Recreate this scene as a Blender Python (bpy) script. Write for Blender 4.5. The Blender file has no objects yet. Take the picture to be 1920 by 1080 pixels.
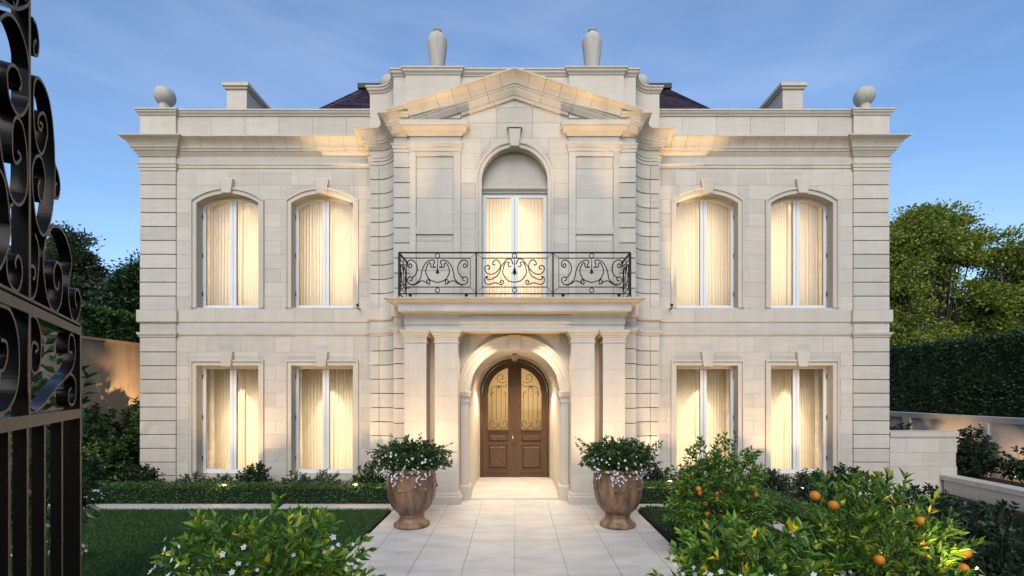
import bpy, bmesh, math, random
import numpy as np
from mathutils import Vector, Matrix
random.seed(7); rng = np.random.default_rng(7)
R = math.radians; PI = math.pi
S = bpy.context.scene
COL = S.collection

# ------------------------------------------------------------------ camera, sky, sun, exposure
F = 907.0; CX = 965.0; HY = 735.0; H = 2.25
cam = bpy.data.cameras.new('camera'); co = bpy.data.objects.new('camera', cam); COL.objects.link(co)
co.location = (0, 0, H); co.rotation_euler = (R(90), 0, 0)
cam.sensor_width = 36; cam.lens = 36*F/1920; cam.shift_x = (960-CX)/1920; cam.shift_y = (HY-540)/1920
cam.clip_start = .05; cam.clip_end = 2000
S.camera = co
SUN_EL = 22; SUN_AZ = 184      # sun low behind the camera's back, veiled
W = bpy.data.worlds.new('World'); S.world = W; W.use_nodes = True
nt = W.node_tree; nt.nodes.clear()
wo = nt.nodes.new('ShaderNodeOutputWorld'); bg = nt.nodes.new('ShaderNodeBackground')
sky = nt.nodes.new('ShaderNodeTexSky'); sky.sky_type = 'NISHITA'; sky.sun_disc = False
sky.sun_elevation = R(SUN_EL); sky.sun_rotation = R(SUN_AZ); sky.altitude = 50; sky.air_density = 1.0; sky.dust_density = .6; sky.ozone_density = 4.0
tcw = nt.nodes.new('ShaderNodeTexCoord'); mpw = nt.nodes.new('ShaderNodeMapping'); mpw.inputs['Scale'].default_value = (1.1, 1.1, 4.5)
nzw = nt.nodes.new('ShaderNodeTexNoise'); nzw.inputs['Scale'].default_value = 1.7; nzw.inputs['Detail'].default_value = 5; nzw.inputs['Roughness'].default_value = .55; nzw.inputs['Distortion'].default_value = .4
rpw = nt.nodes.new('ShaderNodeValToRGB'); rpw.color_ramp.elements[0].position = .42; rpw.color_ramp.elements[0].color = (0, 0, 0, 1)
rpw.color_ramp.elements[1].position = .78; rpw.color_ramp.elements[1].color = (.25, .25, .25, 1)
mxw = nt.nodes.new('ShaderNodeMix'); mxw.data_type = 'RGBA'; mxw.inputs[7].default_value = (3.3, 3.9, 5.0, 1)
nt.links.new(tcw.outputs['Generated'], mpw.inputs[0]); nt.links.new(mpw.outputs[0], nzw.inputs['Vector'])
nt.links.new(nzw.outputs['Fac'], rpw.inputs[0]); nt.links.new(rpw.outputs[0], mxw.inputs[0])
nt.links.new(sky.outputs[0], mxw.inputs[6]); nt.links.new(mxw.outputs[2], bg.inputs[0])
bg.inputs[1].default_value = .10
nt.links.new(bg.outputs[0], wo.inputs[0])
sl = bpy.data.lights.new('sun', 'SUN'); sl.energy = 1.25; sl.angle = R(40); sl.color = (1, .93, .84)
so = bpy.data.objects.new('sun', sl); COL.objects.link(so)
_el = R(46); _az = R(SUN_AZ)
so.rotation_euler = Vector((math.sin(_az)*math.cos(_el), math.cos(_az)*math.cos(_el), math.sin(_el))).to_track_quat('Z', 'Y').to_euler()
S.view_settings.view_transform = 'Standard'; S.view_settings.look = 'None'; S.view_settings.gamma = 1
S.view_settings.use_curve_mapping = False; S.view_settings.exposure = 1.15
S.render.engine = 'CYCLES'
S.cycles.use_denoising = True; S.cycles.max_bounces = 8; S.cycles.transparent_max_bounces = 12
S.cycles.sample_clamp_indirect = 6; S.cycles.caustics_reflective = False; S.cycles.caustics_refractive = False
WARM = (1.0, .66, .34)

# ------------------------------------------------------------------ materials
def mat(name, color, rough=.8, var=0, nscale=6, namp=.15, bump=0, bscale=40, metal=0, spec=.3, stretch=(1, 1, 1), color2=None, streak=0):
    m = bpy.data.materials.new(name); m.use_nodes = True
    t = m.node_tree; b = t.nodes['Principled BSDF']
    b.inputs['Roughness'].default_value = rough; b.inputs['Metallic'].default_value = metal
    b.inputs['Specular IOR Level'].default_value = spec
    tc = t.nodes.new('ShaderNodeTexCoord'); mp = t.nodes.new('ShaderNodeMapping'); mp.inputs['Scale'].default_value = stretch
    t.links.new(tc.outputs['Object'], mp.inputs[0])
    n = t.nodes.new('ShaderNodeTexNoise'); n.inputs['Scale'].default_value = nscale; n.inputs['Detail'].default_value = 6; n.inputs['Roughness'].default_value = .6
    t.links.new(mp.outputs[0], n.inputs['Vector'])
    mx = t.nodes.new('ShaderNodeMix'); mx.data_type = 'RGBA'
    c2 = color2 or tuple(max(0, c*(1-namp*2)) for c in color)
    mx.inputs[6].default_value = (*c2, 1); mx.inputs[7].default_value = (*color, 1)
    rp = t.nodes.new('ShaderNodeMapRange'); rp.inputs[1].default_value = .3; rp.inputs[2].default_value = .65
    t.links.new(n.outputs['Fac'], rp.inputs[0]); t.links.new(rp.outputs[0], mx.inputs[0])
    out = mx.outputs[2]
    if streak:
        mp2 = t.nodes.new('ShaderNodeMapping'); mp2.inputs['Scale'].default_value = (3.5, 3.5, .35); t.links.new(tc.outputs['Object'], mp2.inputs[0])
        n3 = t.nodes.new('ShaderNodeTexNoise'); n3.inputs['Scale'].default_value = 1.6; n3.inputs['Detail'].default_value = 7; n3.inputs['Roughness'].default_value = .65; t.links.new(mp2.outputs[0], n3.inputs['Vector'])
        r3 = t.nodes.new('ShaderNodeMapRange'); r3.inputs[1].default_value = .35; r3.inputs[2].default_value = .62; r3.inputs[3].default_value = 1-streak; r3.inputs[4].default_value = 1
        t.links.new(n3.outputs['Fac'], r3.inputs[0]); v3 = t.nodes.new('ShaderNodeVectorMath'); v3.operation = 'SCALE'
        t.links.new(out, v3.inputs[0]); t.links.new(r3.outputs[0], v3.inputs['Scale']); out = v3.outputs[0]
    if var:
        oi = t.nodes.new('ShaderNodeObjectInfo'); mr = t.nodes.new('ShaderNodeMapRange')
        mr.inputs[3].default_value = 1-var; mr.inputs[4].default_value = 1+var*.6
        t.links.new(oi.outputs['Random'], mr.inputs[0])
        vm = t.nodes.new('ShaderNodeVectorMath'); vm.operation = 'SCALE'
        t.links.new(out, vm.inputs[0]); t.links.new(mr.outputs[0], vm.inputs['Scale']); out = vm.outputs[0]
    t.links.new(out, b.inputs['Base Color'])
    if bump:
        n2 = t.nodes.new('ShaderNodeTexNoise'); n2.inputs['Scale'].default_value = bscale; n2.inputs['Detail'].default_value = 4
        t.links.new(mp.outputs[0], n2.inputs['Vector'])
        bp = t.nodes.new('ShaderNodeBump'); bp.inputs['Strength'].default_value = bump; bp.inputs['Distance'].default_value = .01
        t.links.new(n2.outputs['Fac'], bp.inputs['Height']); t.links.new(bp.outputs[0], b.inputs['Normal'])
    return m

def leafmat(name, dark, mid, light, yellow=None, trans=.25, rough=.42):
    m = bpy.data.materials.new(name); m.use_nodes = True
    t = m.node_tree; b = t.nodes['Principled BSDF']; b.inputs['Roughness'].default_value = rough; b.inputs['Specular IOR Level'].default_value = .35
    g = t.nodes.new('ShaderNodeNewGeometry'); r = t.nodes.new('ShaderNodeValToRGB'); cr = r.color_ramp
    cr.elements[0].color = (*dark, 1); cr.elements[0].position = 0
    cr.elements[1].color = (*light, 1); cr.elements[1].position = .93 if yellow else 1
    e = cr.elements.new(.5); e.color = (*mid, 1)
    if yellow:
        e = cr.elements.new(.97); e.color = (*yellow, 1)
    oi = t.nodes.new('ShaderNodeObjectInfo'); ad = t.nodes.new('ShaderNodeMath'); ad.operation = 'ADD'
    fr = t.nodes.new('ShaderNodeMath'); fr.operation = 'FRACT'
    t.links.new(g.outputs['Random Per Island'], ad.inputs[0]); t.links.new(oi.outputs['Random'], ad.inputs[1])
    t.links.new(ad.outputs[0], fr.inputs[0]); t.links.new(fr.outputs[0], r.inputs[0]); t.links.new(r.outputs[0], b.inputs['Base Color'])
    tr = t.nodes.new('ShaderNodeBsdfTranslucent'); mx = t.nodes.new('ShaderNodeMixShader'); mx.inputs[0].default_value = trans
    t.links.new(r.outputs[0], tr.inputs[0]); t.links.new(b.outputs[0], mx.inputs[1]); t.links.new(tr.outputs[0], mx.inputs[2])
    t.links.new(mx.outputs[0], t.nodes['Material Output'].inputs[0])
    return m

def emis(name, color, strength):
    m = bpy.data.materials.new(name); m.use_nodes = True; b = m.node_tree.nodes['Principled BSDF']
    b.inputs['Base Color'].default_value = (*color, 1); b.inputs['Emission Color'].default_value = (*color, 1); b.inputs['Emission Strength'].default_value = strength
    return m

MT = {}
MT['stone'] = mat('limestone', (.535, .49, .42), .85, var=.10, nscale=2.2, namp=.05, bump=.12, bscale=25, stretch=(1, 1, 6), streak=.06)
MT['stone_dark'] = mat('limestone_joint', (.42, .385, .32), .9, nscale=8, namp=.05)
MT['groove'] = mat('groove_mortar', (.19, .145, .10), .95)
MT['trim'] = mat('limestone_trim', (.535, .485, .41), .8, var=.05, nscale=3, namp=.04, bump=.08, bscale=30, streak=.07)
MT['paving'] = mat('travertine', (.54, .52, .485), .5, var=.035, nscale=1.6, namp=.13, bump=.08, bscale=14, stretch=(1, 2.6, 1))
MT['pave_joint'] = mat('paving_joint', (.58, .555, .52), .9)
MT['kerb'] = mat('kerb_stone', (.48, .46, .43), .7, var=.05, nscale=5, namp=.08)
MT['render'] = mat('garden_wall_render', (.60, .45, .31), .9, nscale=1.3, namp=.12, bump=.1, bscale=20, streak=.15)
MT['renderpale'] = mat('garden_wall_pale', (.62, .56, .50), .9, nscale=1.5, namp=.1, bump=.1, bscale=20)
MT['soil'] = mat('soil', (.035, .028, .02), .95, nscale=9, namp=.3, bump=.6, bscale=18)
MT['turf'] = mat('turf_base', (.018, .045, .012), .95, nscale=6, namp=.2)
MT['slate'] = mat('roof_slate', (.13, .10, .15), .6, var=.2, nscale=5, namp=.3, bump=.4, bscale=8)
MT['lead'] = mat('ridge_lead', (.03, .03, .035), .5)
MT['frame'] = mat('window_paint', (.72, .72, .70), .45, nscale=2, namp=.02)
MT['iron'] = mat('black_iron', (.006, .006, .007), .45, spec=.25, nscale=40, namp=.2, bump=.05)
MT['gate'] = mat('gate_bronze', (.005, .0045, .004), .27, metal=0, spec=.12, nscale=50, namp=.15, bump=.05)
MT['gate_lit_face'] = mat('gate_painted_warm_light', (.17, .115, .072), .5, nscale=60, namp=.25, bump=.3, bscale=90, spec=.3)  # tan stands in for warm house light on the gate
MT['wood'] = mat('door_wood', (.115, .062, .030), .36, nscale=7, namp=.32, bump=.15, bscale=30, stretch=(7, 7, .8), spec=.45)
MT['brass'] = mat('aged_brass', (.55, .42, .22), .3, metal=1)
MT['terracotta'] = mat('glazed_terracotta', (.29, .165, .098), .42, nscale=3.8, bump=.6, bscale=26, stretch=(2.4, 2.4, .6), color2=(.050, .042, .026), spec=.4)
MT['cast'] = mat('cast_stone', (.46, .44, .40), .85, nscale=6, namp=.06, bump=.15, bscale=50, streak=.22)
MT['room'] = mat('room_plaster', (.62, .56, .48), .9)
MT['bark'] = mat('bark', (.07, .05, .035), .9, nscale=12, namp=.25, bump=.6, bscale=25, stretch=(3, 3, .6))
MT['greenstem'] = mat('green_stem', (.06, .08, .03), .7)
MT['orange'] = mat('orange_peel', (.60, .21, .015), .42, nscale=12, namp=.12, bump=.25, bscale=90, var=.2)
MT['petal'] = mat('white_petal', (.78, .78, .80), .6)
MT['fixture'] = mat('lamp_housing', (.03, .03, .03), .4, metal=.5)
MT['bulb'] = emis('lamp_lens', (1, .66, .30), 60)
MT['lf_hedge'] = leafmat('hedge_leaf', (0.019, 0.043, 0.016), (0.035, 0.078, 0.025), (0.059, 0.121, 0.031))
MT['lf_box'] = leafmat('box_leaf', (0.029, 0.072, 0.018), (0.054, 0.126, 0.029), (0.100, 0.198, 0.040))
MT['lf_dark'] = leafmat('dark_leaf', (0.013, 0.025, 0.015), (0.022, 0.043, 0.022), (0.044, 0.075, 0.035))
MT['lf_grey'] = leafmat('greygreen_leaf', (0.046, 0.065, 0.036), (0.081, 0.107, 0.058), (0.124, 0.150, 0.078))
MT['lf_gard'] = leafmat('glossy_leaf', (0.052, 0.142, 0.024), (0.121, 0.262, 0.037), (0.262, 0.403, 0.044), yellow=(1.047, 0.725, 0.040), rough=.35, trans=.3)
MT['lf_citrus'] = leafmat('citrus_leaf', (0.038, 0.119, 0.023), (0.095, 0.221, 0.030), (0.229, 0.364, 0.047), yellow=(0.575, 0.536, 0.056), rough=.35, trans=.3)
MT['lf_pot'] = leafmat('pot_leaf', (0.021, 0.051, 0.015), (0.040, 0.086, 0.021), (0.079, 0.137, 0.029))
MT['lf_tree'] = leafmat('tree_leaf', (0.084, 0.134, 0.024), (0.181, 0.247, 0.037), (0.366, 0.392, 0.058), trans=.35)
MT['lf_conif'] = leafmat('conifer_leaf', (0.014, 0.038, 0.017), (0.026, 0.060, 0.022), (0.048, 0.094, 0.026))
MT['lf_cyp'] = leafmat('cypress_leaf', (0.032, 0.046, 0.025), (0.052, 0.072, 0.034), (0.086, 0.108, 0.046))
MT['lf_mag'] = leafmat('magnolia_leaf', (0.019, 0.048, 0.022), (0.038, 0.084, 0.036), (0.066, 0.120, 0.054), yellow=(0.240, 0.090, 0.024), rough=.3)
MT['grass'] = leafmat('grass_blade', (0.020, 0.068, 0.014), (0.034, 0.104, 0.020), (0.058, 0.149, 0.027), trans=.15, rough=.6)

def curtain_mat():
    m = bpy.data.materials.new('curtain_voile'); m.use_nodes = True; t = m.node_tree; t.nodes.remove(t.nodes['Principled BSDF'])
    d = t.nodes.new('ShaderNodeBsdfDiffuse'); d.inputs[0].default_value = (.72, .64, .52, 1)
    tr = t.nodes.new('ShaderNodeBsdfTranslucent'); tr.inputs[0].default_value = (.78, .70, .56, 1)
    mx = t.nodes.new('ShaderNodeMixShader'); mx.inputs[0].default_value = .45
    t.links.new(d.outputs[0], mx.inputs[1]); t.links.new(tr.outputs[0], mx.inputs[2]); t.links.new(mx.outputs[0], t.nodes['Material Output'].inputs[0])
    return m
MT['curtain'] = curtain_mat()
def glass_mat(name, frost=False):
    m = bpy.data.materials.new(name); m.use_nodes = True; t = m.node_tree; t.nodes.remove(t.nodes['Principled BSDF'])
    g = t.nodes.new('ShaderNodeBsdfGlossy'); g.inputs['Roughness'].default_value = .03
    if frost:
        a = t.nodes.new('ShaderNodeBsdfTranslucent'); a.inputs[0].default_value = (.80, .70, .52, 1)
    else:
        a = t.nodes.new('ShaderNodeBsdfTransparent'); a.inputs[0].default_value = (.95, .95, .94, 1)
    fr = t.nodes.new('ShaderNodeFresnel'); fr.inputs[0].default_value = 1.5
    mx = t.nodes.new('ShaderNodeMixShader')
    t.links.new(fr.outputs[0], mx.inputs[0]); t.links.new(a.outputs[0], mx.inputs[1]); t.links.new(g.outputs[0], mx.inputs[2])
    t.links.new(mx.outputs[0], t.nodes['Material Output'].inputs[0])
    return m
MT['glass'] = glass_mat('window_glass'); MT['frost'] = glass_mat('frosted_glass', True)

# ------------------------------------------------------------------ mesh helpers
def V(*a): return np.array(a, float)
class M:
    def __init__(s): s.v = []; s.f = []
    def add(s, v, f):
        o = len(s.v); s.v += [tuple(map(float, p)) for p in v]; s.f += [tuple(i+o for i in q) for q in f]; return s
    def box(s, x0, x1, y0, y1, z0, z1):
        return s.add([(x0,y0,z0),(x1,y0,z0),(x1,y1,z0),(x0,y1,z0),(x0,y0,z1),(x1,y0,z1),(x1,y1,z1),(x0,y1,z1)],
                     [(0,3,2,1),(4,5,6,7),(0,1,5,4),(1,2,6,5),(2,3,7,6),(3,0,4,7)])
    def prism(s, poly, y0, y1, ch=0):          # poly in (x,z), front at y0; ch = chamfer of a convex rectangle
        n = len(poly)
        if ch and n == 4:
            xs = [p[0] for p in poly]; zs = [p[1] for p in poly]; cx = (min(xs)+max(xs))/2; cz = (min(zs)+max(zs))/2
            inn = [(p[0]+(ch if p[0] < cx else -ch), p[1]+(ch if p[1] < cz else -ch)) for p in poly]
            v = [(x,y0,z) for x,z in inn]+[(x,y0+ch,z) for x,z in poly]+[(x,y1,z) for x,z in poly]
            f = [tuple(range(n))]+[(i,(i+1)%n,n+(i+1)%n,n+i) for i in range(n)]+[(n+i,n+(i+1)%n,2*n+(i+1)%n,2*n+i) for i in range(n)]+[tuple(range(3*n-1,2*n-1,-1))]
            return s.add(v, f)
        v = [(x,y0,z) for x,z in poly]+[(x,y1,z) for x,z in poly]
        return s.add(v, [tuple(range(n)), tuple(range(2*n-1,n-1,-1))]+[(i,(i+1)%n,n+(i+1)%n,n+i) for i in range(n)])
    def plan(s, poly, z0, z1):
        n = len(poly); v = [(x,y,z0) for x,y in poly]+[(x,y,z1) for x,y in poly]
        return s.add(v, [tuple(range(n)), tuple(range(2*n-1,n-1,-1))]+[(i,(i+1)%n,n+(i+1)%n,n+i) for i in range(n)])
    def strip(s, lo, hi, y0, y1):              # closed band between two xz polylines of equal length, as quads
        n = len(lo)
        v = [(x,y0,z) for x,z in lo]+[(x,y0,z) for x,z in hi]+[(x,y1,z) for x,z in lo]+[(x,y1,z) for x,z in hi]
        f = []
        for i in range(n-1):
            f += [(i,i+1,n+i+1,n+i),(2*n+i,3*n+i,3*n+i+1,2*n+i+1),(i,2*n+i,2*n+i+1,i+1),(n+i,n+i+1,3*n+i+1,3*n+i)]
        f += [(0,n,3*n,2*n),(n-1,3*n-1,4*n-1,2*n-1)]
        return s.add(v, f)
    def sweep(s, st, prof, closed=False):
        k = len(prof); v = []
        for P, A, B in st:
            for a, b in prof: v.append(P+A*a+B*b)
        f = []
        m = len(st)
        for i in range(m if closed else m-1):
            j = (i+1) % m
            for q in range(k): f.append((i*k+q, i*k+(q+1)%k, j*k+(q+1)%k, j*k+q))
        if not closed: f += [tuple(range(k)), tuple(range(m*k-1, (m-1)*k-1, -1))]
        return s.add(v, f)
    def tube(s, pts, r, n=6, r1=None, closed=False):
        pts = [np.array(p, float) for p in pts]; m = len(pts); r1 = r if r1 is None else r1; v = []
        up = V(.123, .37, .92); up /= np.linalg.norm(up)
        for i, p in enumerate(pts):
            a = pts[(i-1) % m] if closed or i > 0 else pts[i]; b = pts[(i+1) % m] if closed or i < m-1 else pts[i]
            t = b-a; t /= (np.linalg.norm(t)+1e-9)
            x = np.cross(t, up); x /= (np.linalg.norm(x)+1e-9); y = np.cross(t, x); rr = r+(r1-r)*i/max(1, m-1)
            for q in range(n): an = 2*PI*q/n; v.append(p+x*rr*math.cos(an)+y*rr*math.sin(an))
        f = []
        for i in range(m if closed else m-1):
            j = (i+1) % m
            for q in range(n): f.append((i*n+q, i*n+(q+1)%n, j*n+(q+1)%n, j*n+q))
        if not closed: f += [tuple(range(n)), tuple(range(m*n-1, (m-1)*n-1, -1))]
        return s.add(v, f)
    def lathe(s, prof, c, n=32, wob=None):
        v = []; m = len(prof)
        for r, z in prof:
            for q in range(n):
                a = 2*PI*q/n; rr = r*(1+(wob(a, z) if wob else 0)); v.append((c[0]+rr*math.cos(a), c[1]+rr*math.sin(a), c[2]+z))
        f = [(i*n+q, i*n+(q+1)%n, (i+1)*n+(q+1)%n, (i+1)*n+q) for i in range(m-1) for q in range(n)]
        f += [tuple(range(n-1,-1,-1)), tuple(range((m-1)*n, m*n))]
        return s.add(v, f)
    def ball(s, c, r, n=16, m=10):
        prof = [(max(1e-4, r*math.sin(PI*i/m)), -r*math.cos(PI*i/m)) for i in range(m+1)]
        return s.lathe(prof, c, n)
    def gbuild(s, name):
        o = s.build(name, 'gate', gt, smooth=False); o.data.materials.append(MT['gate_lit_face'])
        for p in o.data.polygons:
            if -(p.normal.x*gn[0]+p.normal.y*gn[1]) > .85: p.material_index = 1  # house-facing sides get the painted warm light
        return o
    def build(s, name, material, parent=None, sx=1, smooth=False, recalc=True, sharp=35):
        me = bpy.data.meshes.new(name)
        vs = s.v if sx == 1 else [(-x, y, z) for x, y, z in s.v]
        me.from_pydata(vs, [], s.f); me.materials.append(MT[material])
        if recalc:
            b = bmesh.new(); b.from_mesh(me); bmesh.ops.recalc_face_normals(b, faces=b.faces); b.to_mesh(me); b.free()
        if smooth:
            me.shade_smooth()
            try: me.set_sharp_from_angle(angle=R(sharp))
            except Exception: pass
        return link(name, me, parent)
def base_of(o):
    p = V(0, 0, 0)
    while o is not None: p = p+np.array(o.location); o = o.parent
    return p
ROOT = {}
def link(name, me, parent=None):
    o = bpy.data.objects.new(name, me); COL.objects.link(o)
    if parent is not None:
        o.parent = parent
        rt = parent
        while rt.parent is not None: rt = rt.parent
        if parent.parent is None and parent.type == 'EMPTY':
            o.matrix_parent_inverse = Matrix.Translation(-Vector(parent.location)) if parent.rotation_euler.z == 0 else Matrix.Identity(4)
    return o
def tag(o, label=None, cat=None, group=None, kind=None):
    if label: o['label'] = label
    if cat: o['category'] = cat
    if group: o['group'] = group
    if kind: o['kind'] = kind
    return o
def thing(name, loc, label, cat, group=None):
    e = bpy.data.objects.new(name, None); COL.objects.link(e); e.location = loc; e.empty_display_size = .2
    return tag(e, label, cat, group)
def P(px, py, Y): return V((px-CX)*Y/F, Y, H-(py-HY)*Y/F)
def mitre(path, n2=lambda t: V(t[1], -t[0])):   # plan path -> stations with mitred outward normal
    pts = [V(*p) for p in path]; out = []
    for i, p in enumerate(pts):
        ns = []
        if i > 0: t = p-pts[i-1]; t /= np.linalg.norm(t); ns.append(n2(t))
        if i < len(pts)-1: t = pts[i+1]-p; t /= np.linalg.norm(t); ns.append(n2(t))
        n = sum(ns); n = n/np.linalg.norm(n); n = n/max(.3, float(np.dot(n, ns[0])))
        out.append((p, n))
    return out
Z3 = V(0, 0, 1)
def plan_stones(runs, prof, name, material, parent, L=.33, gap=.006, sx=1, z=0):
    """prof = [(outward, z)]; runs = list of point lists; returns stone objects"""
    pts = []; brk = [0]
    for r in runs:
        if len(r) == 2:
            a = V(*r[0]); b = V(*r[1]); n = max(1, round(np.linalg.norm(b-a)/L)) if L else 1
            if not pts: pts.append(tuple(a))
            for i in range(1, n+1): pts.append(tuple(a+(b-a)*i/n)); brk.append(len(pts)-1)
        else:
            if not pts: pts.append(tuple(r[0]))
            for q in r[1:]: pts.append(tuple(q))
            brk.append(len(pts)-1)
    st = mitre(pts); res = []
    for a, b in zip(brk[:-1], brk[1:]):
        seg = [(p.copy(), n) for p, n in st[a:b+1]]
        t = seg[1][0]-seg[0][0]; t /= np.linalg.norm(t); seg[0] = (seg[0][0]+t*gap/2, seg[0][1])
        t = seg[-1][0]-seg[-2][0]; t /= np.linalg.norm(t); seg[-1] = (seg[-1][0]-t*gap/2, seg[-1][1])
        m = M().sweep([(V(p[0], p[1], z), V(n[0], n[1], 0), Z3) for p, n in seg], prof)
        res.append(m.build(name, material, parent, sx=sx))
    return res
def plan_band(runs, prof, name, material, parent, sx=1):
    pts = []
    for r in runs:
        for q in r:
            if not pts or np.linalg.norm(V(*pts[-1])-V(*q)) > 1e-6: pts.append(tuple(q))
    st = mitre(pts)
    return M().sweep([(V(p[0], p[1], 0), V(n[0], n[1], 0), Z3) for p, n in st], prof).build(name, material, parent, sx=sx)
def catmull(pts, n=6):
    pts = [np.array(p, float) for p in pts]; q = [2*pts[0]-pts[1]]+pts+[2*pts[-1]-pts[-2]]; out = []
    for i in range(1, len(q)-2):
        for k in range(n):
            t = k/n; out.append(.5*((2*q[i])+(-q[i-1]+q[i+1])*t+(2*q[i-1]-5*q[i]+4*q[i+1]-q[i+2])*t*t+(-q[i-1]+3*q[i]-3*q[i+1]+q[i+2])*t**3))
    out.append(q[-2]); return out

# ------------------------------------------------------------------ leaves
def leaf_mesh(name, pos, dirs, L, Wd, material, parent=None, fold=.18, tag_kind='stuff'):
    n = len(pos); pos = np.asarray(pos, float); dirs = np.asarray(dirs, float)
    dirs = dirs/(np.linalg.norm(dirs, axis=1, keepdims=True)+1e-9)
    r = rng.normal(size=(n, 3)); side = np.cross(dirs, r); side /= (np.linalg.norm(side, axis=1, keepdims=True)+1e-9)
    nor = np.cross(side, dirs); nor[nor[:, 2] < 0] *= -1
    Ls = (L*rng.uniform(.65, 1.15, n))[:, None]; Ws = (Wd*rng.uniform(.75, 1.15, n))[:, None]
    tip = pos+dirs*Ls-nor*Ls*.12; mid = pos+dirs*Ls*.48
    l = mid+side*Ws/2+nor*Ws*fold; rr = mid-side*Ws/2+nor*Ws*fold
    v = np.stack([pos, l, tip, rr], 1).reshape(-1, 3)
    b = np.arange(n)*4
    tri = np.stack([b, b+2, b+1, b, b+3, b+2], 1).reshape(-1)
    me = bpy.data.meshes.new(name); me.vertices.add(4*n); me.vertices.foreach_set('co', v.ravel())
    me.loops.add(6*n); me.loops.foreach_set('vertex_index', tri.astype(np.int32))
    me.polygons.add(2*n); me.polygons.foreach_set('loop_start', (np.arange(2*n)*3).astype(np.int32)); me.polygons.foreach_set('loop_total', np.full(2*n, 3, np.int32))
    me.update(); me.materials.append(MT[material]); me.shade_smooth()
    o = link(name, me, parent)
    if tag_kind: o['kind'] = tag_kind
    return o
def crown_points(c, rad, nc, per, cr, shell=.55):
    c = V(*c); rad = V(*rad)
    d = rng.normal(size=(nc, 3)); d /= np.linalg.norm(d, axis=1, keepdims=True)
    cc = c+d*rad*rng.uniform(shell, 1, (nc, 1))
    cs = cr*rng.uniform(.6, 1.3, nc)
    o = rng.normal(size=(nc, per, 3))*np.array([1, 1, .6])*cs[:, None, None]*.55
    pos = (cc[:, None, :]+o).reshape(-1, 3)
    dr = (o/(np.linalg.norm(o, axis=2, keepdims=True)+1e-6)+rng.normal(size=o.shape)*.7+np.array([0, 0, .1])+d[:, None, :]*.5).reshape(-1, 3)
    return pos, dr, cc

def hedge_block(name, x0, x1, y0, y1, z0, z1, label, cat='hedge', group=None, dens=900, leaf=.045, material='lf_hedge', bumpy=.03):
    t = thing(name, ((x0+x1)/2, (y0+y1)/2, z0), label, cat, group)
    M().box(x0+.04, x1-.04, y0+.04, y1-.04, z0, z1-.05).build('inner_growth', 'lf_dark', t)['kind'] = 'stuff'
    P_, D_ = [], []
    def face(o, u, v, n, area):
        k = int(dens*area); a = rng.uniform(size=(k, 1)); b = rng.uniform(size=(k, 1))
        p = V(*o)+V(*u)*a+V(*v)*b
        w = bumpy*(np.sin(p[:, :1]*5.1+p[:, 2:3]*3.7)+np.sin(p[:, 1:2]*6.3+p[:, 2:3]*4.9+1)+.8*np.sin(p[:, :1]*11+p[:, 1:2]*9))
        p = p+V(*n)*(rng.normal(size=(k, 1))*.02+w-.01)
        P_.append(p); D_.append(V(*n)*.9+rng.normal(size=(k, 3))*.8)
    dx, dy, dz = x1-x0, y1-y0, z1-z0
    face((x0,y0,z0),(dx,0,0),(0,0,dz),(0,-1,0),dx*dz); face((x0,y0,z1),(dx,0,0),(0,dy,0),(0,0,1),dx*dy*1.2)
    face((x0,y0,z0),(0,dy,0),(0,0,dz),(-1,0,0),dy*dz); face((x1,y0,z0),(0,dy,0),(0,0,dz),(1,0,0),dy*dz)
    leaf_mesh('leaves', np.concatenate(P_), np.concatenate(D_), leaf, leaf*.55, material, t)
    return t

def tree(name, x, y, z0, h, crown, label, material, nc=160, per=90, cr=.7, leafL=.2, group=None, trunk_r=.16, shell=.35, cat='tree', lw=.55, blobs=0):
    """crown: list of (dx,dy,z,rx,ry,rz)"""
    t = thing(name, (x, y, z0), label, cat, group)
    tr = M(); top = V(x, y, z0+h*.75)
    tr.tube([V(x, y, z0), V(x+.05, y, z0+h*.2), V(x-.05, y+.05, z0+h*.5), top], trunk_r, 8, trunk_r*.35)
    tr.build('trunk', 'bark', t, smooth=True)
    if blobs:
        cw = []
        for (dx, dy, cz, rx, ry, rz) in crown:
            for b in range(blobs):
                d = rng.normal(size=3); d /= np.linalg.norm(d); d[1] = -abs(d[1])*.8 if b % 4 else d[1]; k_ = rng.uniform(.30, .48)
                cw.append((dx+d[0]*rx*.75, dy+d[1]*ry*.75, cz+d[2]*rz*.75, rx*k_, ry*k_, rz*k_))
        crown = cw
    Pp, Dd = [], []; lb = M()
    tot = sum(c[3]*c[4] for c in crown)
    for (dx, dy, cz, rx, ry, rz) in crown:
        c = (x+dx, y+dy, cz); k = max(6, int(nc*rx*ry/tot))
        p, d, cc = crown_points(c, (rx, ry, rz), k, per, cr, shell); Pp.append(p); Dd.append(d)
        a = V(x, y, z0+h*.35)
        for q in cc[:max(2, k//9)]:
            lb.tube(catmull([a, a*.5+q*.5+V(0, 0, .15*h*.2), q], 3), trunk_r*.4, 5, .02)
    if lb.v: lb.build('limb', 'bark', t, smooth=True)['kind'] = 'stuff'
    leaf_mesh('crown', np.concatenate(Pp), np.concatenate(Dd), leafL, leafL*lw, material, t)
    return t

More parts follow.
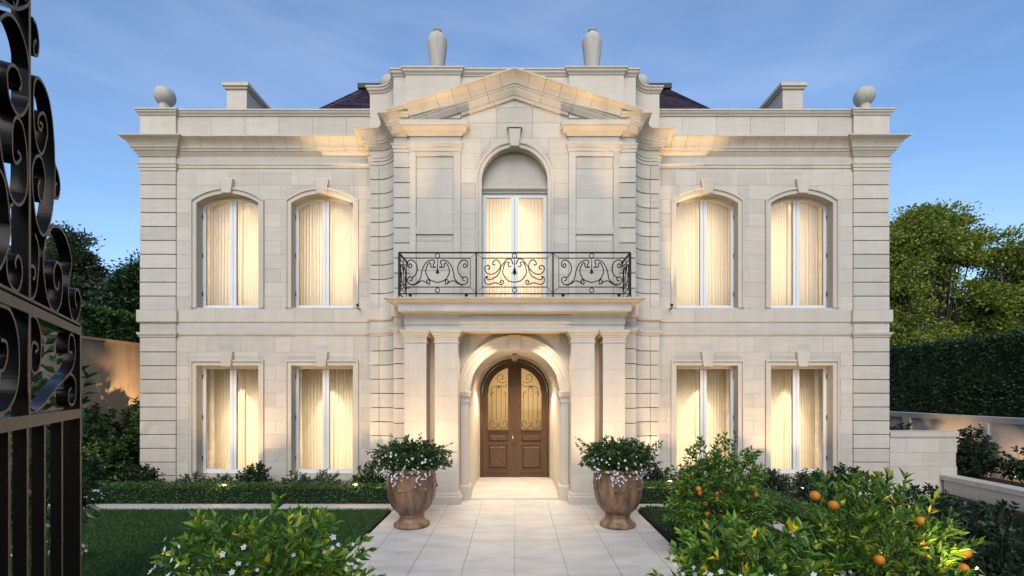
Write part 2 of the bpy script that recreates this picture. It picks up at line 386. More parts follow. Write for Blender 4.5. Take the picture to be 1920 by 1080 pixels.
def shrub(name, x, y, z0, rx, ry, h, label, material, n=55, per=9, leafL=.07, lw=.45, group=None, cat='shrub', flowers=0, fl_band=(0, 1), fl_r=.014, spread=1.0, parts=0, star=False, up=.55):
    """stems from one foot, each ending in rosettes of leaves"""
    t = thing(name, (x, y, z0), label, cat, group)
    Pp, Dd, tips = [], [], []; st = M()
    for i in range(n):
        a = random.uniform(0, 2*PI); e = math.acos(random.uniform(-.05, 1)); rr = random.uniform(.72, 1.06)
        dz = math.cos(e)
        tip = V(x+rx*rr*math.sin(e)*math.cos(a)*spread, y+ry*rr*math.sin(e)*math.sin(a)*spread, z0+h*(.32+.66*dz*rr))
        foot = V(x+rx*.15*math.cos(a), y+ry*.15*math.sin(a), z0)
        if i % 2 == 0: st.tube([foot, foot*.4+tip*.6+V(0, 0, .05*h), tip], .008, 4, .003)
        tips.append(tip)
        out = tip-V(x, y, z0+h*.35); out /= np.linalg.norm(out)+1e-6
        for lay in range(3):
            b = tip-out*leafL*.55*lay
            for q in range(per//3+1):
                d = rng.normal(size=3); d -= out*np.dot(d, out); d /= np.linalg.norm(d)+1e-6
                Pp.append(b); Dd.append(out*(up+.15*(2-lay))+d*(.75+.2*lay)+V(0, 0, .12))
    Pp = np.array(Pp); Dd = np.array(Dd)
    st.build('stem', 'greenstem', t)['kind'] = 'stuff'
    # inner leaves
    k = int(n*per*.7); d = rng.normal(size=(k, 3)); d /= np.linalg.norm(d, axis=1, keepdims=True); d[:, 2] = np.abs(d[:, 2])*.95-.1
    ip = V(x, y, z0+h*.32)+d*V(rx, ry, h*.6)*rng.uniform(.35, .88, (k, 1))
    if parts:
        # the leaves nearest the viewer, one object each
        score = Pp[:, 1]-Pp[:, 2]*.6; idx = np.argsort(score)[:parts]; rest = np.setdiff1d(np.arange(len(Pp)), idx)
        proto = detailed_leaf('leaf', leafL, leafL*lw, material)
        for q in idx:
            o = bpy.data.objects.new('leaf', proto); COL.objects.link(o); o.parent = t
            dd = Vector(Dd[q]).normalized(); sc = random.uniform(.75, 1.2)
            rot = dd.to_track_quat('Y', 'Z').to_matrix().to_4x4() @ Matrix.Rotation(random.uniform(-.6, .6), 4, 'Y')
            o.matrix_local = Matrix.Translation(Vector(Pp[q])-Vector(t.location)) @ rot @ Matrix.Scale(sc, 4)
        Pp = Pp[rest]; Dd = Dd[rest]
    leaf_mesh('leaves', np.concatenate([Pp, ip]), np.concatenate([Dd, d*.5+rng.normal(size=(k, 3))*.7]), leafL, leafL*lw, material, t)
    if flowers:
        fm = M()
        for i in range(flowers):
            a = random.uniform(0, 2*PI) if not star else random.uniform(PI*1.02, PI*1.98)
            zz = random.uniform(*fl_band); rr = math.sqrt(max(.08, 1-zz*zz*.8))*random.uniform(.9, 1.06)
            c = V(x+rx*rr*math.cos(a), y+ry*rr*math.sin(a), z0+h*(.32+.66*zz))
            flower(fm, c, fl_r*random.uniform(.7, 1.25), V(math.cos(a), math.sin(a), .5))
        fm.build('flowers', 'petal', t, recalc=False)['kind'] = 'stuff'
    return t, tips
def flower(fm, c, r, n):
    n = n/np.linalg.norm(n)+rng.normal(size=3)*.3; n /= np.linalg.norm(n); a = np.cross(n, V(.1, .2, 1)); a /= np.linalg.norm(a); b = np.cross(n, a)
    v = [c]; f = []
    for k in range(5):
        t = 2*PI*k/5
        for dt, rr, up in ((-.5, .75, .1), (0, 1.1, .25), (.5, .75, .1)):
            v.append(c+(a*math.cos(t+dt)+b*math.sin(t+dt))*r*rr+n*r*up)
        q = 1+3*k; f += [(0, q, q+1), (0, q+1, q+2)]
    fm.add(v, f)
def detailed_leaf(name, L, Wd, material):
    ys = [0, .12, .35, .6, .82, 1]; ws = [.06, .55, 1, .95, .55, .02]; v = []; f = []
    for y, w in zip(ys, ws):
        z = -.25*(y**2)*L*.6; v += [(-Wd/2*w, y*L, z+Wd*w*.16), (0, y*L, z), (Wd/2*w, y*L, z+Wd*w*.16)]
    for i in range(5):
        a = i*3; f += [(a, a+1, a+4, a+3), (a+1, a+2, a+5, a+4)]
    me = bpy.data.meshes.new(name); me.from_pydata(v, [], f); me.materials.append(MT[material]); me.shade_smooth(); return me

# ------------------------------------------------------------------ ground, lawn, path
g = M().add([(-400,-60,-.75),(400,-60,-.75),(400,700,-.75),(-400,700,-.75)], [(0,1,2,3)]).build('ground', 'soil', recalc=False); tag(g, kind='structure')
gb = M().box(-40, 7.6, -20, 60, -.74, -.06).box(9.6, 40, -20, 60, -.74, -.06).box(7.6, 9.6, 11.2, 60, -.74, -.06).build('terrain', 'soil'); tag(gb, kind='structure')
lawn = M().box(-10.3, -2.37, 2.2, 9.25, -.05, .0).build('lawn', 'turf'); tag(lawn, kind='structure')
n = 95000
pp = np.stack([rng.uniform(-10.2, -2.40, n), 2.6+(9.25-2.6)*rng.uniform(0, 1, n)**.9, np.zeros(n)], 1)
dd = np.stack([rng.normal(0, .35, n), rng.normal(0, .35, n), np.ones(n)], 1)
tag(leaf_mesh('grass', pp, dd, .045, .010, 'grass', None), 'short dark green mown lawn grass left of the stone path', 'grass', kind='stuff')
cover = M().box(2.37, 4.22, 4.9, 9.25, -.05, .01).build('planting_bed', 'soil'); tag(cover, kind='structure')
n = 26000
pp = np.stack([rng.uniform(2.40, 4.2, n), rng.uniform(4.9, 9.22, n), np.full(n, .02)], 1); pp[:, 2] += .05*np.abs(np.sin(pp[:, 0]*9)*np.sin(pp[:, 1]*8))*rng.uniform(.3, 1, n)
dd = np.stack([rng.normal(0, .6, n), rng.normal(0, .6, n), np.full(n, .8)], 1)
tag(leaf_mesh('ground_cover', pp, dd, .06, .022, 'lf_hedge', None), 'low dark leafy ground cover in the bed right of the path', 'ground cover', kind='stuff')

# path (structure) and its slabs
path = M().box(-2.31, 2.31, 5.0, 10.3, -.06, -.012).box(-1.15, 1.15, -1, 5.0, -.06, -.012).build('path', 'pave_joint'); tag(path, kind='structure')
xs = [-2.31, -1.62, -.93, -.24, .45, 1.14, 1.72, 2.31]; xs = [-2.31, -1.98, -1.32, -.66, 0, .66, 1.32, 1.98, 2.31]
y = 5.0; row = 0
while y < 9.9:
    y2 = min(y+.78, 10.12)
    for a, b in zip(xs[:-1], xs[1:]):
        g_ = .001
        M().prism([(a+g_, 0), (b-g_, 0), (b-g_, 1), (a+g_, 1)], 0, 1) if 0 else None
        m = M(); c = .003
        m.add([(a+g_,y+g_,-.03),(b-g_,y+g_,-.03),(b-g_,y2-g_,-.03),(a+g_,y2-g_,-.03),(a+g_+c,y+g_+c,0),(b-g_-c,y+g_+c,0),(b-g_-c,y2-g_-c,0),(a+g_+c,y2-g_-c,0)],
              [(0,3,2,1),(4,5,6,7),(0,1,5,4),(1,2,6,5),(2,3,7,6),(3,0,4,7)])
        m.build('paving_slab', 'paving', path)
    y = y2; row += 1
k = M().box(-10.3, -2.33, 9.25, 9.58, -.05, .035); kb = k.build('lawn_kerb', 'kerb'); tag(kb, kind='structure')
M().box(2.33, 4.5, 9.25, 9.58, -.05, .035).build('bed_kerb', 'kerb')['kind'] = 'structure'
M().box(4.24, 4.5, 4.5, 9.246, -.05, .034).build('bed_kerb', 'kerb')['kind'] = 'structure'

# ------------------------------------------------------------------ the mansion
HS = thing('mansion', (0, 11, 0), 'cream limestone two storey classical mansion with pedimented centre bay and lit windows', 'house')
YW = 11.16; YP = 11.10; YA = 10.83; YC = 10.25; YD = 10.20; YQ = 10.14
cove = [(-3.03+.465*math.sin(t), 10.25+.58*math.cos(t)) for t in np.linspace(0, PI/2, 9)]
r_side = [(-8.60, 13.2), (-8.60, YP)]; r_pier = [(-8.60, YP), (-7.78, YP)]; r_pr = [(-7.78, YP), (-7.78, YW)]
r_wing = [(-7.78, YW), (-3.24, YW)]; r_Ar = [(-3.24, YW), (-3.24, YA)]; r_A = [(-3.24, YA), (-3.03, YA)]; r_C = [(-2.565, YC), (-2.20, YC)]
HALF = [r_side, r_pier, r_pr, r_wing, r_Ar, r_A, cove, r_C]
UP0 = 7.005; SP = .3195; LO0 = 3.168; SL = .3163
up_edges = [4.13]+[UP0-SP*k for k in range(8, -1, -1)]+[7.33]
lo_edges = [0.0]+[LO0-SL*k for k in range(9, -1, -1)]+[3.51]
UW = [(-7.32, -5.88), (-5.14, -3.71)]

def arc_top(x0, x1, zs, rise):
    hw = (x1-x0)/2; cx = (x0+x1)/2; rad = (hw*hw+rise*rise)/(2*rise)
    return lambda x: zs+rise-rad+math.sqrt(max(0, rad*rad-(x-cx)**2))
def flat_top(z): return lambda x: z
def core(m, x0, x1, z0, z1, yf, yb, ops):
    """wall of depth yf..yb with openings (xa, xb, zbottom, topfunc)"""
    x = x0
    for (a, b, zb, tf) in sorted(ops, key=lambda o: o[0]):
        if a > x: m.box(x, a, yf, yb, z0, z1)
        if zb > z0: m.box(a, b, yf, yb, z0, zb)
        n = 24; xs_ = [a+(b-a)*i/n for i in range(n+1)]
        m.strip([(q, min(tf(q), z1-.001)) for q in xs_], [(q, z1) for q in xs_], yf, yb)
        x = b
    if x < x1: m.box(x, x1, yf, yb, z0, z1)
def ashlar(x0, x1, edges, ops, y, parent, bw=.80, th=.03, sx=1, phase=0, g=.0012):
    for i, (za, zb) in enumerate(zip(edges[:-1], edges[1:])):
        off = (i % 2)*bw*.5+phase; js = [x0]; q = x0+bw-off if off else x0+bw
        while q < x1-.12: 
            if q > x0+.12: js.append(q)
            q += bw
        js.append(x1)
        for a, b in zip(js[:-1], js[1:]):
            segs = [(a, b, None)]
            for op in ops:
                new = []
                for (p, r, o) in segs:
                    if o is not None or op[1] <= p or op[0] >= r: new.append((p, r, o)); continue
                    if op[0] > p: new.append((p, op[0], None))
                    new.append((max(p, op[0]), min(r, op[1]), op))
                    if op[1] < r: new.append((op[1], r, None))
                segs = new
            for (p, r, o) in segs:
                if r-p < .02: continue
                p += g; r -= g; zl = za+g; zh = zb-g
                if o is None:
                    M().prism([(p, zl), (r, zl), (r, zh), (p, zh)], y-th, y+.01, ch=.002).build('stone', 'stone', parent, sx=sx)
                else:
                    n = 24; xx = [p+(r-p)*k/n for k in range(n+1)]
                    full = [(q_, max(zl, o[3](q_)+g)) for q_ in xx]
                    runs_ = []; cur = []
                    for q_, z in full:
                        if z < zh-.004: cur.append((q_, z))
                        elif cur: runs_.append(cur); cur = []
                    if cur: runs_.append(cur)
                    for lo in runs_:
                        if len(lo) < 2: continue
                        if all(abs(z-zl) < 1e-6 for _, z in lo): M().prism([(p, zl), (r, zl), (r, zh), (p, zh)], y-th, y+.01, ch=.002).build('stone', 'stone', parent, sx=sx)
                        else: M().strip(lo, [(q_, zh) for q_, _ in lo], y-th, y+.01).build('stone', 'stone', parent, sx=sx)
                    if o[2] > zl+.03:
                        zt = min(zh, o[2]-g)
                        M().prism([(p, zl), (r, zl), (r, zt), (p, zt)], y-th, y+.01, ch=.002).build('stone', 'stone', parent, sx=sx)

def path_normal(pts, outward_from):
    out = []
    for i, p in enumerate(pts):
        a = pts[max(0, i-1)]; b = pts[min(len(pts)-1, i+1)]
        ns = []
        if i > 0: t = p-pts[i-1]; t /= np.linalg.norm(t); ns.append(V(-t[1], t[0]))
        if i < len(pts)-1: t = pts[i+1]-p; t /= np.linalg.norm(t); ns.append(V(-t[1], t[0]))
        n = sum(ns); n /= np.linalg.norm(n); n /= max(.4, float(np.dot(n, ns[0]))); out.append(n)
    return out
def surround(x0, x1, zb, zspring, rise, y, w, prof, name, parent, sx=1, material='trim', n=18, closed_bottom=False):
    """moulding round an opening: prof=[(away from opening, proud of wall)]"""
    pts = [V(x0, zb), V(x0, zspring)]
    if rise > 0:
        hw = (x1-x0)/2; cx = (x0+x1)/2; rad = (hw*hw+rise*rise)/(2*rise); a0 = math.asin(min(1, hw/rad))
        for i in range(1, n): 
            a = -a0+2*a0*i/n; pts.append(V(cx+rad*math.sin(a), zspring+rise-rad+rad*math.cos(a)))
    pts += [V(x1, zspring), V(x1, zb)]
    ns = path_normal(pts, None)
    st = [(V(p[0], y, p[1]), V(q[0], 0, q[1]), V(0, -1, 0)) for p, q in zip(pts, ns)]
    return M().sweep(st, prof).build(name, material, parent, sx=sx)

def light(name, kind, loc, energy, color=WARM, size=.05, aim=None, spot=None, blend=.6, sy=None):
    l = bpy.data.lights.new(name, kind); l.energy = energy; l.color = color
    if kind == 'AREA':
        l.size = size
        if sy: l.shape = 'RECTANGLE'; l.size_y = sy
    else: l.shadow_soft_size = size
    if kind == 'SPOT': l.spot_size = R(spot or 60); l.spot_blend = blend
    o = bpy.data.objects.new(name, l); COL.objects.link(o); o.location = loc
    if aim is not None: o.rotation_euler = (Vector(loc)-Vector(aim)).to_track_quat('Z', 'Y').to_euler()
    return o

CURT = []
def curtain(x0, x1, z0, z1f, yc, label, seed, gather=0):
    rs = random.Random(seed); n = 130; mz = 14; v = []; f = []
    fr = rs.uniform(62, 84); ph = rs.uniform(0, 6); zt = z1f
    cx = (x0+x1)/2
    for j in range(mz+1):
        w = j/mz; 
        for i in range(n+1):
            u = i/n; x = x0+(x1-x0)*u
            if gather > 0: x = x0+(x1-x0)*(u*(1-gather*.25*(1-w)))
            if gather < 0: x = x1-(x1-x0)*((1-u)*(1+gather*.25*(1-w)))
            a = .006+.005*math.sin(1.7*x+ph)+.005*(1-w)
            yy = yc+a*math.sin(fr*x+ph+1.1*math.sin(3*x+ph)+.25*w)+.012*math.sin(fr*2.3*x+ph*2)+.03*math.sin(2.2*x+ph+w*1.4)
            v.append((x, yy, z0+(zt-z0)*w))
    for j in range(mz):
        for i in range(n):
            a = j*(n+1)+i; f.append((a, a+1, a+n+2, a+n+1))
    o = M().add(v, f).build('curtain', 'curtain', recalc=False, smooth=True, sharp=180)
    tag(o, label, 'curtain', 'cream curtains hanging behind the windows'); return o

SIDE = {-1: 'left', 1: 'right'}
def window_unit(x0, x1, zb, zspring, rise, s, upper, where):
    """x0,x1 given on the left half; s=-1 left, s=+1 mirrored to the right"""
    sx = 1 if s < 0 else -1
    yw = 11.38
    fw = .075; tf = arc_top(x0, x1, zspring, rise) if rise else flat_top(zspring)
    fr = surround(x0+fw, x1-fw, zb+fw+.02, zspring-(fw*.35 if rise else fw), rise*.86 if rise else 0, yw, fw,
                  [(0, -.03), (0, .03), (fw+.01, .03), (fw+.01, -.03)], 'window', HS, sx, 'frame')
    cx = (x0+x1)/2
    M().box(x0, x1, yw-.035, yw+.03, zb, zb+fw+.015).build('bottom_rail', 'frame', fr, sx=sx)
    top = (zspring+rise if rise else zspring)-fw
    M().box(cx-.075, cx-.006, yw-.04, yw+.03, zb+fw+.016, top-.012).build('stile', 'frame', fr, sx=sx)
    M().box(cx+.006, cx+.075, yw-.04, yw+.03, zb+fw+.016, top-.012).build('stile', 'frame', fr, sx=sx)
    M().box(cx-.0055, cx+.0055, yw-.03, yw+.02, zb+fw+.016, top-.014).build('meeting_joint', 'stone_dark', fr, sx=sx)
    for a, b in ((x0+fw, cx-.075), (cx+.075, x1-fw)):
        n = 10; xx = [a+(b-a)*i/n for i in range(n+1)]
        M().strip([(q, zb+fw+.016) for q in xx], [(q, (tf(q)-fw*1.02) if rise else zspring-fw) for q in xx], yw-.004, yw+.004).build('pane', 'glass', fr, sx=sx)
    # inner stone-lining edge + hinges on the outer jamb
    for k in range(3):
        M().box(x0+.001, x0+.014, yw-.062, yw-.034, zb+.3+k*(zspring-zb-.6)/2, zb+.4+k*(zspring-zb-.6)/2).build('hinge', 'iron', fr, sx=sx)
    ys = YW-.03
    surround(x0, x1, zb if not upper else 4.19, zspring, rise, ys, .12, [(-.006, -.215), (-.006, .02), (.085, .02), (.085, .05), (.12, .05), (.12, -.02), (.004, -.215)], 'surround', fr, sx)
    if upper: kz0, kz1, kt, kb = 6.80, 7.13, .155, .105
    else: kz0, kz1, kt, kb = 2.83, 3.17, .15, .105
    M().prism([(cx-kb, kz0), (cx+kb, kz0), (cx+kt, kz1), (cx-kt, kz1)], ys-.085, ys+.02, ch=.008).build('keystone', 'trim', fr, sx=sx)
    # room behind
    m = M(); a, b, c, d = x0-.12, x1+.12, zb-.05, zspring+rise+.1; y0, y1 = 11.475, 12.6
    m.add([(a,y0,c),(b,y0,c),(b,y0,d),(a,y0,d),(a,y1,c),(b,y1,c),(b,y1,d),(a,y1,d)], [(0,1,5,4),(1,2,6,5),(2,3,7,6),(3,0,4,7),(4,5,6,7)])
    m.build('room_lining', 'room', fr, sx=sx, recalc=False)
    zt = zspring+rise-.0
    k = 1 if s > 0 else -1
    def X(v): return v if s < 0 else -v
    l1, l2 = ('left', 'right')
    for q, (a, b) in enumerate(((x0-.05, cx+.01), (cx-.01, x1+.05))):
        xa, xb = (a, b) if s < 0 else (-b, -a)
        sd = 'left' if (q == 0) == (s < 0) else 'right'
        curtain(xa, xb, zb-.03, zt+.08, 11.74 if upper else 11.86, f'cream curtain behind the {sd} pane of the {where}', hash((round(xa, 2), upper)) % 999, 0)
    cxx = X(cx)
    if upper:
        light('room_lamp', 'AREA', (cxx, 12.3, (zb+zspring)/2+.1), 19, (1, .85, .63), 1.2, aim=(cxx, 11.0, (zb+zspring)/2), sy=2.2)
        light('ceiling_downlight', 'SPOT', (cxx+.1, 11.60, zt+.03), 3, (1, .76, .46), .03, aim=(cxx+.1, 11.62, 0), spot=110, blend=.7)
    else:
        light('room_lamp', 'AREA', (cxx, 12.3, 1.2), 16, (1, .86, .67), 1.2, aim=(cxx, 11.0, 1.2), sy=1.8)
        light('ceiling_downlight', 'SPOT', (cxx+.05*k, 11.52, zt+.03), 95, (1, .84, .62), .02, aim=(cxx+.05*k, 11.80, 0), spot=46, blend=.25)
    return fr

# core masses -------------------------------------------------
for s in (-1, 1):
    sx = 1 if s < 0 else -1
    side = SIDE[s]
    ops_u = [(a, b, 4.19, arc_top(a, b, 6.60, .22)) for a, b in UW]
    ops_l = [(a, b, .35, flat_top(2.865)) for a, b in UW]
    m = M()
    core(m, -7.78, -3.0, 3.55, 7.9, YW, 11.5, ops_u); core(m, -7.78, -3.0, -.2, 3.549, YW, 11.5, ops_l)
    w = m.build('wing_wall', 'stone_dark', HS, sx=sx)
    ashlar(-7.78, -3.25, up_edges, ops_u, YW, w, sx=sx); ashlar(-7.78, -3.25, lo_edges, ops_l, YW, w, sx=sx, phase=.12)
    M().box(-7.78, -3.25, YW-.03, YW+.01, 3.62, 3.84).build('stone_band', 'stone', w, sx=sx)
    M().box(-7.78, -3.25, YW-.03, YW+.01, 7.50, 7.66).build('frieze', 'stone', w, sx=sx)
    # reveals lining of the openings (thin stone skins)
    c = M().plan([(-8.57, 17), (-8.57, YP+.03), (-7.80, YP+.03), (-7.80, 11.5), (-7.80, 17)], -.8, 8.6).build('corner_pier', 'groove', HS, sx=sx)
    def courses(run, parent, L=0, zs=None):
        for edges in (lo_edges, up_edges):
            for i, (a, b) in enumerate(zip(edges[:-1], edges[1:])):
                if b-a < .05: continue
                pr = [(-.05, a+.008), (-.008, a+.008), (0, a+.015), (0, b-.015), (-.008, b-.008), (-.05, b-.008)]
                plan_stones([run] if isinstance(run[0], tuple) else run, pr, 'quoin', 'stone', parent, L=0, gap=.003, sx=sx)
    crun = [(-8.60, 11.75), (-8.60, YP), (-7.78, YP), (-7.78, YW)]
    courses([(-8.60, 11.75), (-8.60, YP), (-7.78, YP), (-7.78, YW)], c)
    for z0, z1 in ((-.8, -.003), (3.5, 4.15), (7.32, 8.0)):
        plan_band([crun], [(-.05, z0), (0, z0), (0, z1), (-.05, z1)], 'plain_course', 'stone', c, sx)
    # bay flank A + cove B + C
    ins = .035
    off = [(p+n*-ins) for p, n in mitre([(-3.24, 11.4), (-3.24, YA), (-3.03, YA)]+cove[1:]+[(-2.20, YC)])]
    bp = M().plan([tuple(o) for o in off]+[(-2.20, 11.4)], -.1, 8.0).build('bay_flank', 'groove', HS, sx=sx)
    courses([(-3.24, 11.3), (-3.24, YA), (-3.04, YA)], bp); courses([(-3.034, YA+.001)]+cove[1:], bp)
    courses([(-2.565, YC), (-2.215, YC)], bp)
    brun = [[(-3.24, 11.15), (-3.24, YA)], [(-3.24, YA), (-3.03, YA)], cove, r_C]
    for z0, z1 in ((3.5, 4.15), (7.32, 8.0)):
        plan_band(brun, [(-.05, z0), (0, z0), (0, z1), (-.05, z1)], 'plain_course', 'stone', bp, sx)
    for a, b in UW:
        wh = ('outer' if a < -6 else 'inner')
        window_unit(a, b, 4.19, 6.60, .22, s, True, f'arched upper window {"nearest the " + side + " corner" if wh == "outer" else side + " of the centre bay"}')
        window_unit(a, b, .35, 2.865, 0, s, False, f'tall ground floor window {"nearest the " + side + " corner" if wh == "outer" else side + " of the portico"}')
    # mouldings along the front
    corn = [(-.04, 7.76), (.10, 7.76), (.112, 7.80), (.135, 7.815), (.14, 7.85), (.165, 7.90), (.21, 7.95), (.262, 7.985), (.27, 8.0), (.288, 8.003), (.288, 8.03), (-.04, 8.03)]
    cc = M().box(-8.5, -3.3, 11.2, 11.9, 7.9, 8.6).build('cornice', 'trim', HS, sx=sx)
    plan_stones(HALF, corn, 'cornice_stone', 'trim', cc, L=.33, gap=.006, sx=sx)
    plan_stones(HALF, [(-.04, 7.65), (.02, 7.65), (.03, 7.67), (.05, 7.70), (.075, 7.735), (.085, 7.757), (-.04, 7.757)], 'bed_moulding', 'trim', cc, L=.9, gap=.003, sx=sx)
    plan_stones(HALF, [(-.04, 7.33), (.012, 7.33), (.012, 7.40), (.03, 7.405), (.03, 7.455), (.045, 7.47), (.05, 7.50), (-.04, 7.50)], 'architrave_moulding', 'trim', cc, L=.9, gap=.003, sx=sx)
    plan_stones(HALF, [(-.04, 3.845), (.035, 3.845), (.05, 3.865), (.05, 4.13), (-.04, 4.13)], 'string_course', 'trim', cc, L=.86, gap=.004, sx=sx)
    plan_stones(HALF, [(-.04, 3.51), (.015, 3.51), (.02, 3.54), (.045, 3.57), (.05, 3.62), (-.04, 3.62)], 'string_moulding', 'trim', cc, L=.9, gap=.003, sx=sx)
    # wing parapet
    pw = M().box(-8.57, -3.0, YP+.10, YP+.45, 8.0, 8.6).build('parapet', 'stone_dark', HS, sx=sx)
    M().box(-8.60, -7.78, YP, YP+.5, 8.031, 8.60).build('parapet_pier', 'stone', pw, sx=sx)
    q = -7.776
    while q < -3.2:
        M().prism([(q+.002, 8.031), (min(q+.78, -3.2)-.002, 8.031), (min(q+.78, -3.2)-.002, 8.599), (q+.002, 8.599)], YW-.01, YW+.06, ch=.003).build('stone', 'stone', pw, sx=sx); q += .78
    plan_stones([[(-8.60, 12.2), (-8.60, YP)], r_pier, [(-7.78, YP), (-7.78, YW-.01)], [(-7.78, YW-.01), (-3.0, YW-.01)]],
                [(-.5, 8.60), (.02, 8.60), (.03, 8.63), (.06, 8.66), (.065, 8.69), (.085, 8.70), (.085, 8.73), (-.5, 8.73)] if 0 else
                [(-.04, 8.601), (.02, 8.601), (.03, 8.63), (.06, 8.66), (.065, 8.69), (.085, 8.70), (.085, 8.73), (-.04, 8.73)], 'coping_stone', 'trim', pw, L=.9, gap=.004, sx=sx)
    M().box(-8.56, -3.0, YP+.05, YP+.5, 8.6, 8.725).build('coping_core', 'trim', pw, sx=sx)
    # bay parapet half
    H2 = [[(-3.24, 12.0), (-3.24, YA)], r_A, cove, [(-2.565, YC), (-2.30, YC)], [(-2.30, YC), (-2.30, YD-.01)], [(-2.30, YD-.01), (-1.14, YD-.01)], [(-1.14, YD-.01), (-1.14, YC)], [(-1.14, YC), (0, YC)]]
    pts = []
    for r in H2:
        for p in r:
            if not pts or np.linalg.norm(V(*pts[-1])-V(*p)) > 1e-6: pts.append(p)
    bw_ = M().plan(pts+[(0, 10.9), (-2.7, 10.9), (-2.7, 12.0)], 8.02, 8.93).build('bay_parapet', 'stone', HS, sx=sx)
    plan_stones(H2, [(-.04, 8.931), (.015, 8.931), (.025, 8.96), (.055, 8.99), (.06, 9.03), (.08, 9.04), (.08, 9.07), (-.04, 9.07)], 'coping_stone', 'trim', bw_, L=.9, gap=.004, sx=sx)
    M().plan([(p[0], p[1]+.03) for p in pts]+[(0, 10.9), (-2.7, 10.9), (-2.7, 12.0)], 8.93, 9.065).build('coping_core', 'trim', bw_, sx=sx)
    # pilaster D with recessed panel
    d = M(); a, b = -2.212, -1.138
    pd_ = d.box(a, b, YD+.045, YD+.2, 4.0, 8.0).build('pilaster', 'stone', HS, sx=sx)
    pa, pb = -2.085, -1.29
    for q0, q1, z0, z1 in ((a, pa, 4.0, 7.34), (pb, b, 4.0, 7.34), (pa, pb, 7.23, 7.34), (pa, pb, 4.0, 4.2), (pa, pb, 5.58, 5.73)):
        M().box(q0+.001, q1-.001, YD, YD+.046, z0+.001, z1-.001).build('panel_frame', 'stone', pd_, sx=sx)
    for z0, z1 in ((5.73, 7.23), (4.2, 5.58)):
        zz = z0
        while zz < z1-.05:
            z2 = min(zz+.62, z1); M().prism([(pa+.012, zz+.003), (pb-.012, zz+.003), (pb-.012, z2-.003), (pa+.012, z2-.003)], YD+.03, YD+.05, ch=.003).build('panel_stone', 'stone', pd_, sx=sx); zz = z2
    Dr = [[(a, YC), (a, YD)], [(a, YD), (b, YD)], [(b, YD), (b, YC)]]
    plan_band(Dr, [(-.04, 7.33), (.015, 7.33), (.015, 7.41), (.035, 7.42), (.035, 7.46), (.05, 7.47), (.05, 7.51), (-.04, 7.51)], 'architrave_moulding', 'trim', pd_, sx)
    plan_band(Dr, [(-.04, 7.51), (0.004, 7.51), (0.004, 7.63), (-.04, 7.63)], 'frieze', 'trim', pd_, sx)
    plan_band(Dr, [(-.04, 7.63), (.02, 7.63), (.05, 7.67), (.08, 7.715), (.12, 7.73), (.145, 7.78), (.15, 7.81), (.175, 7.815), (.175, 7.90), (-.04, 7.90)], 'capital', 'trim', pd_, sx)
    # chimney
    ch = M().box(-7.66, -7.13, 12.87, 15.2, 8.0, 10.30).build('chimney', 'stone', HS, sx=sx)
    M().box(-7.70, -7.09, 12.83, 15.24, 10.301, 10.36).box(-7.74, -7.05, 12.79, 15.28, 10.361, 10.45).build('chimney_cap', 'trim', ch, sx=sx)

# side + rear masses and flat roof
M().box(-8.5, 8.5, 14.0, 20, -.2, 8.35).box(-8.5, 8.5, 11.52, 13.99, 7.2, 8.35).build('rear_mass', 'stone', HS)
# roof ----------------------------------------------------------
ez, ey0, ey1, ex = 8.75, 12.35, 18.5, 6.5; rz, rx_, ry0, ry1 = 11.45, 4.62, 14.7, 16.3
rf = M().add([(-ex,ey0,ez),(ex,ey0,ez),(ex,ey1,ez),(-ex,ey1,ez),(-rx_,ry0,rz),(rx_,ry0,rz),(rx_,ry1,rz),(-rx_,ry1,rz)],
             [(0,1,5,4),(1,2,6,5),(2,3,7,6),(3,0,4,7),(4,5,6,7),(3,2,1,0)]).build('roof', 'slate', HS)
M().box(-6.6, 6.6, 12.3, 18.6, 8.36, 8.745).build('roof_base', 'lead', rf)
sh = M(); rows = 46
for face_ in range(3):
    for i in range(rows):
        w0, w1 = i/rows, (i+1.15)/rows
        def lv(w): return (ex+(rx_-ex)*w, ey0+(ry0-ey0)*w, ez+(rz-ez)*w, ey1+(ry1-ey1)*w)
        e0, f0, z0, g0 = lv(w0); e1, f1, z1, g1 = lv(min(1, w1))
        up = .022
        if face_ == 0:
            k = int(2*e0/.24)
            for j in range(k):
                a0 = -e0+2*e0*(j+.5*(i % 2)*.9)/k; a1 = a0+2*e0/k-.008; a0c, a1c = max(a0, -e0), min(a1, e0)
                s0 = e1/e0; j_ = rng.uniform(-.004, .006)
                sh.add([(a0c, f0-up*.5, z0+up+j_), (a1c, f0-up*.5, z0+up+j_), (a1c*s0, f1, z1+.006), (a0c*s0, f1, z1+.006)], [(0, 1, 2, 3)])
        else:
            sg = -1 if face_ == 1 else 1; k = int((g0-f0)/.3)
            for j in range(k):
                b0 = f0+(g0-f0)*j/k; b1 = f0+(g0-f0)*(j+1)/k-.008
                sh.add([(sg*e0+sg*up*.5, b0, z0+up), (sg*e0+sg*up*.5, b1, z0+up), (sg*e1, b1, z1+.006), (sg*e1, b0, z1+.006)], [(0, 1, 2, 3)])
sh.build('shingles', 'slate', rf, recalc=False)['kind'] = 'stuff'
M().box(-rx_-.12, rx_+.12, ry0-.12, ry1+.1, rz-.02, rz+.12).build('ridge_cap', 'lead', rf)

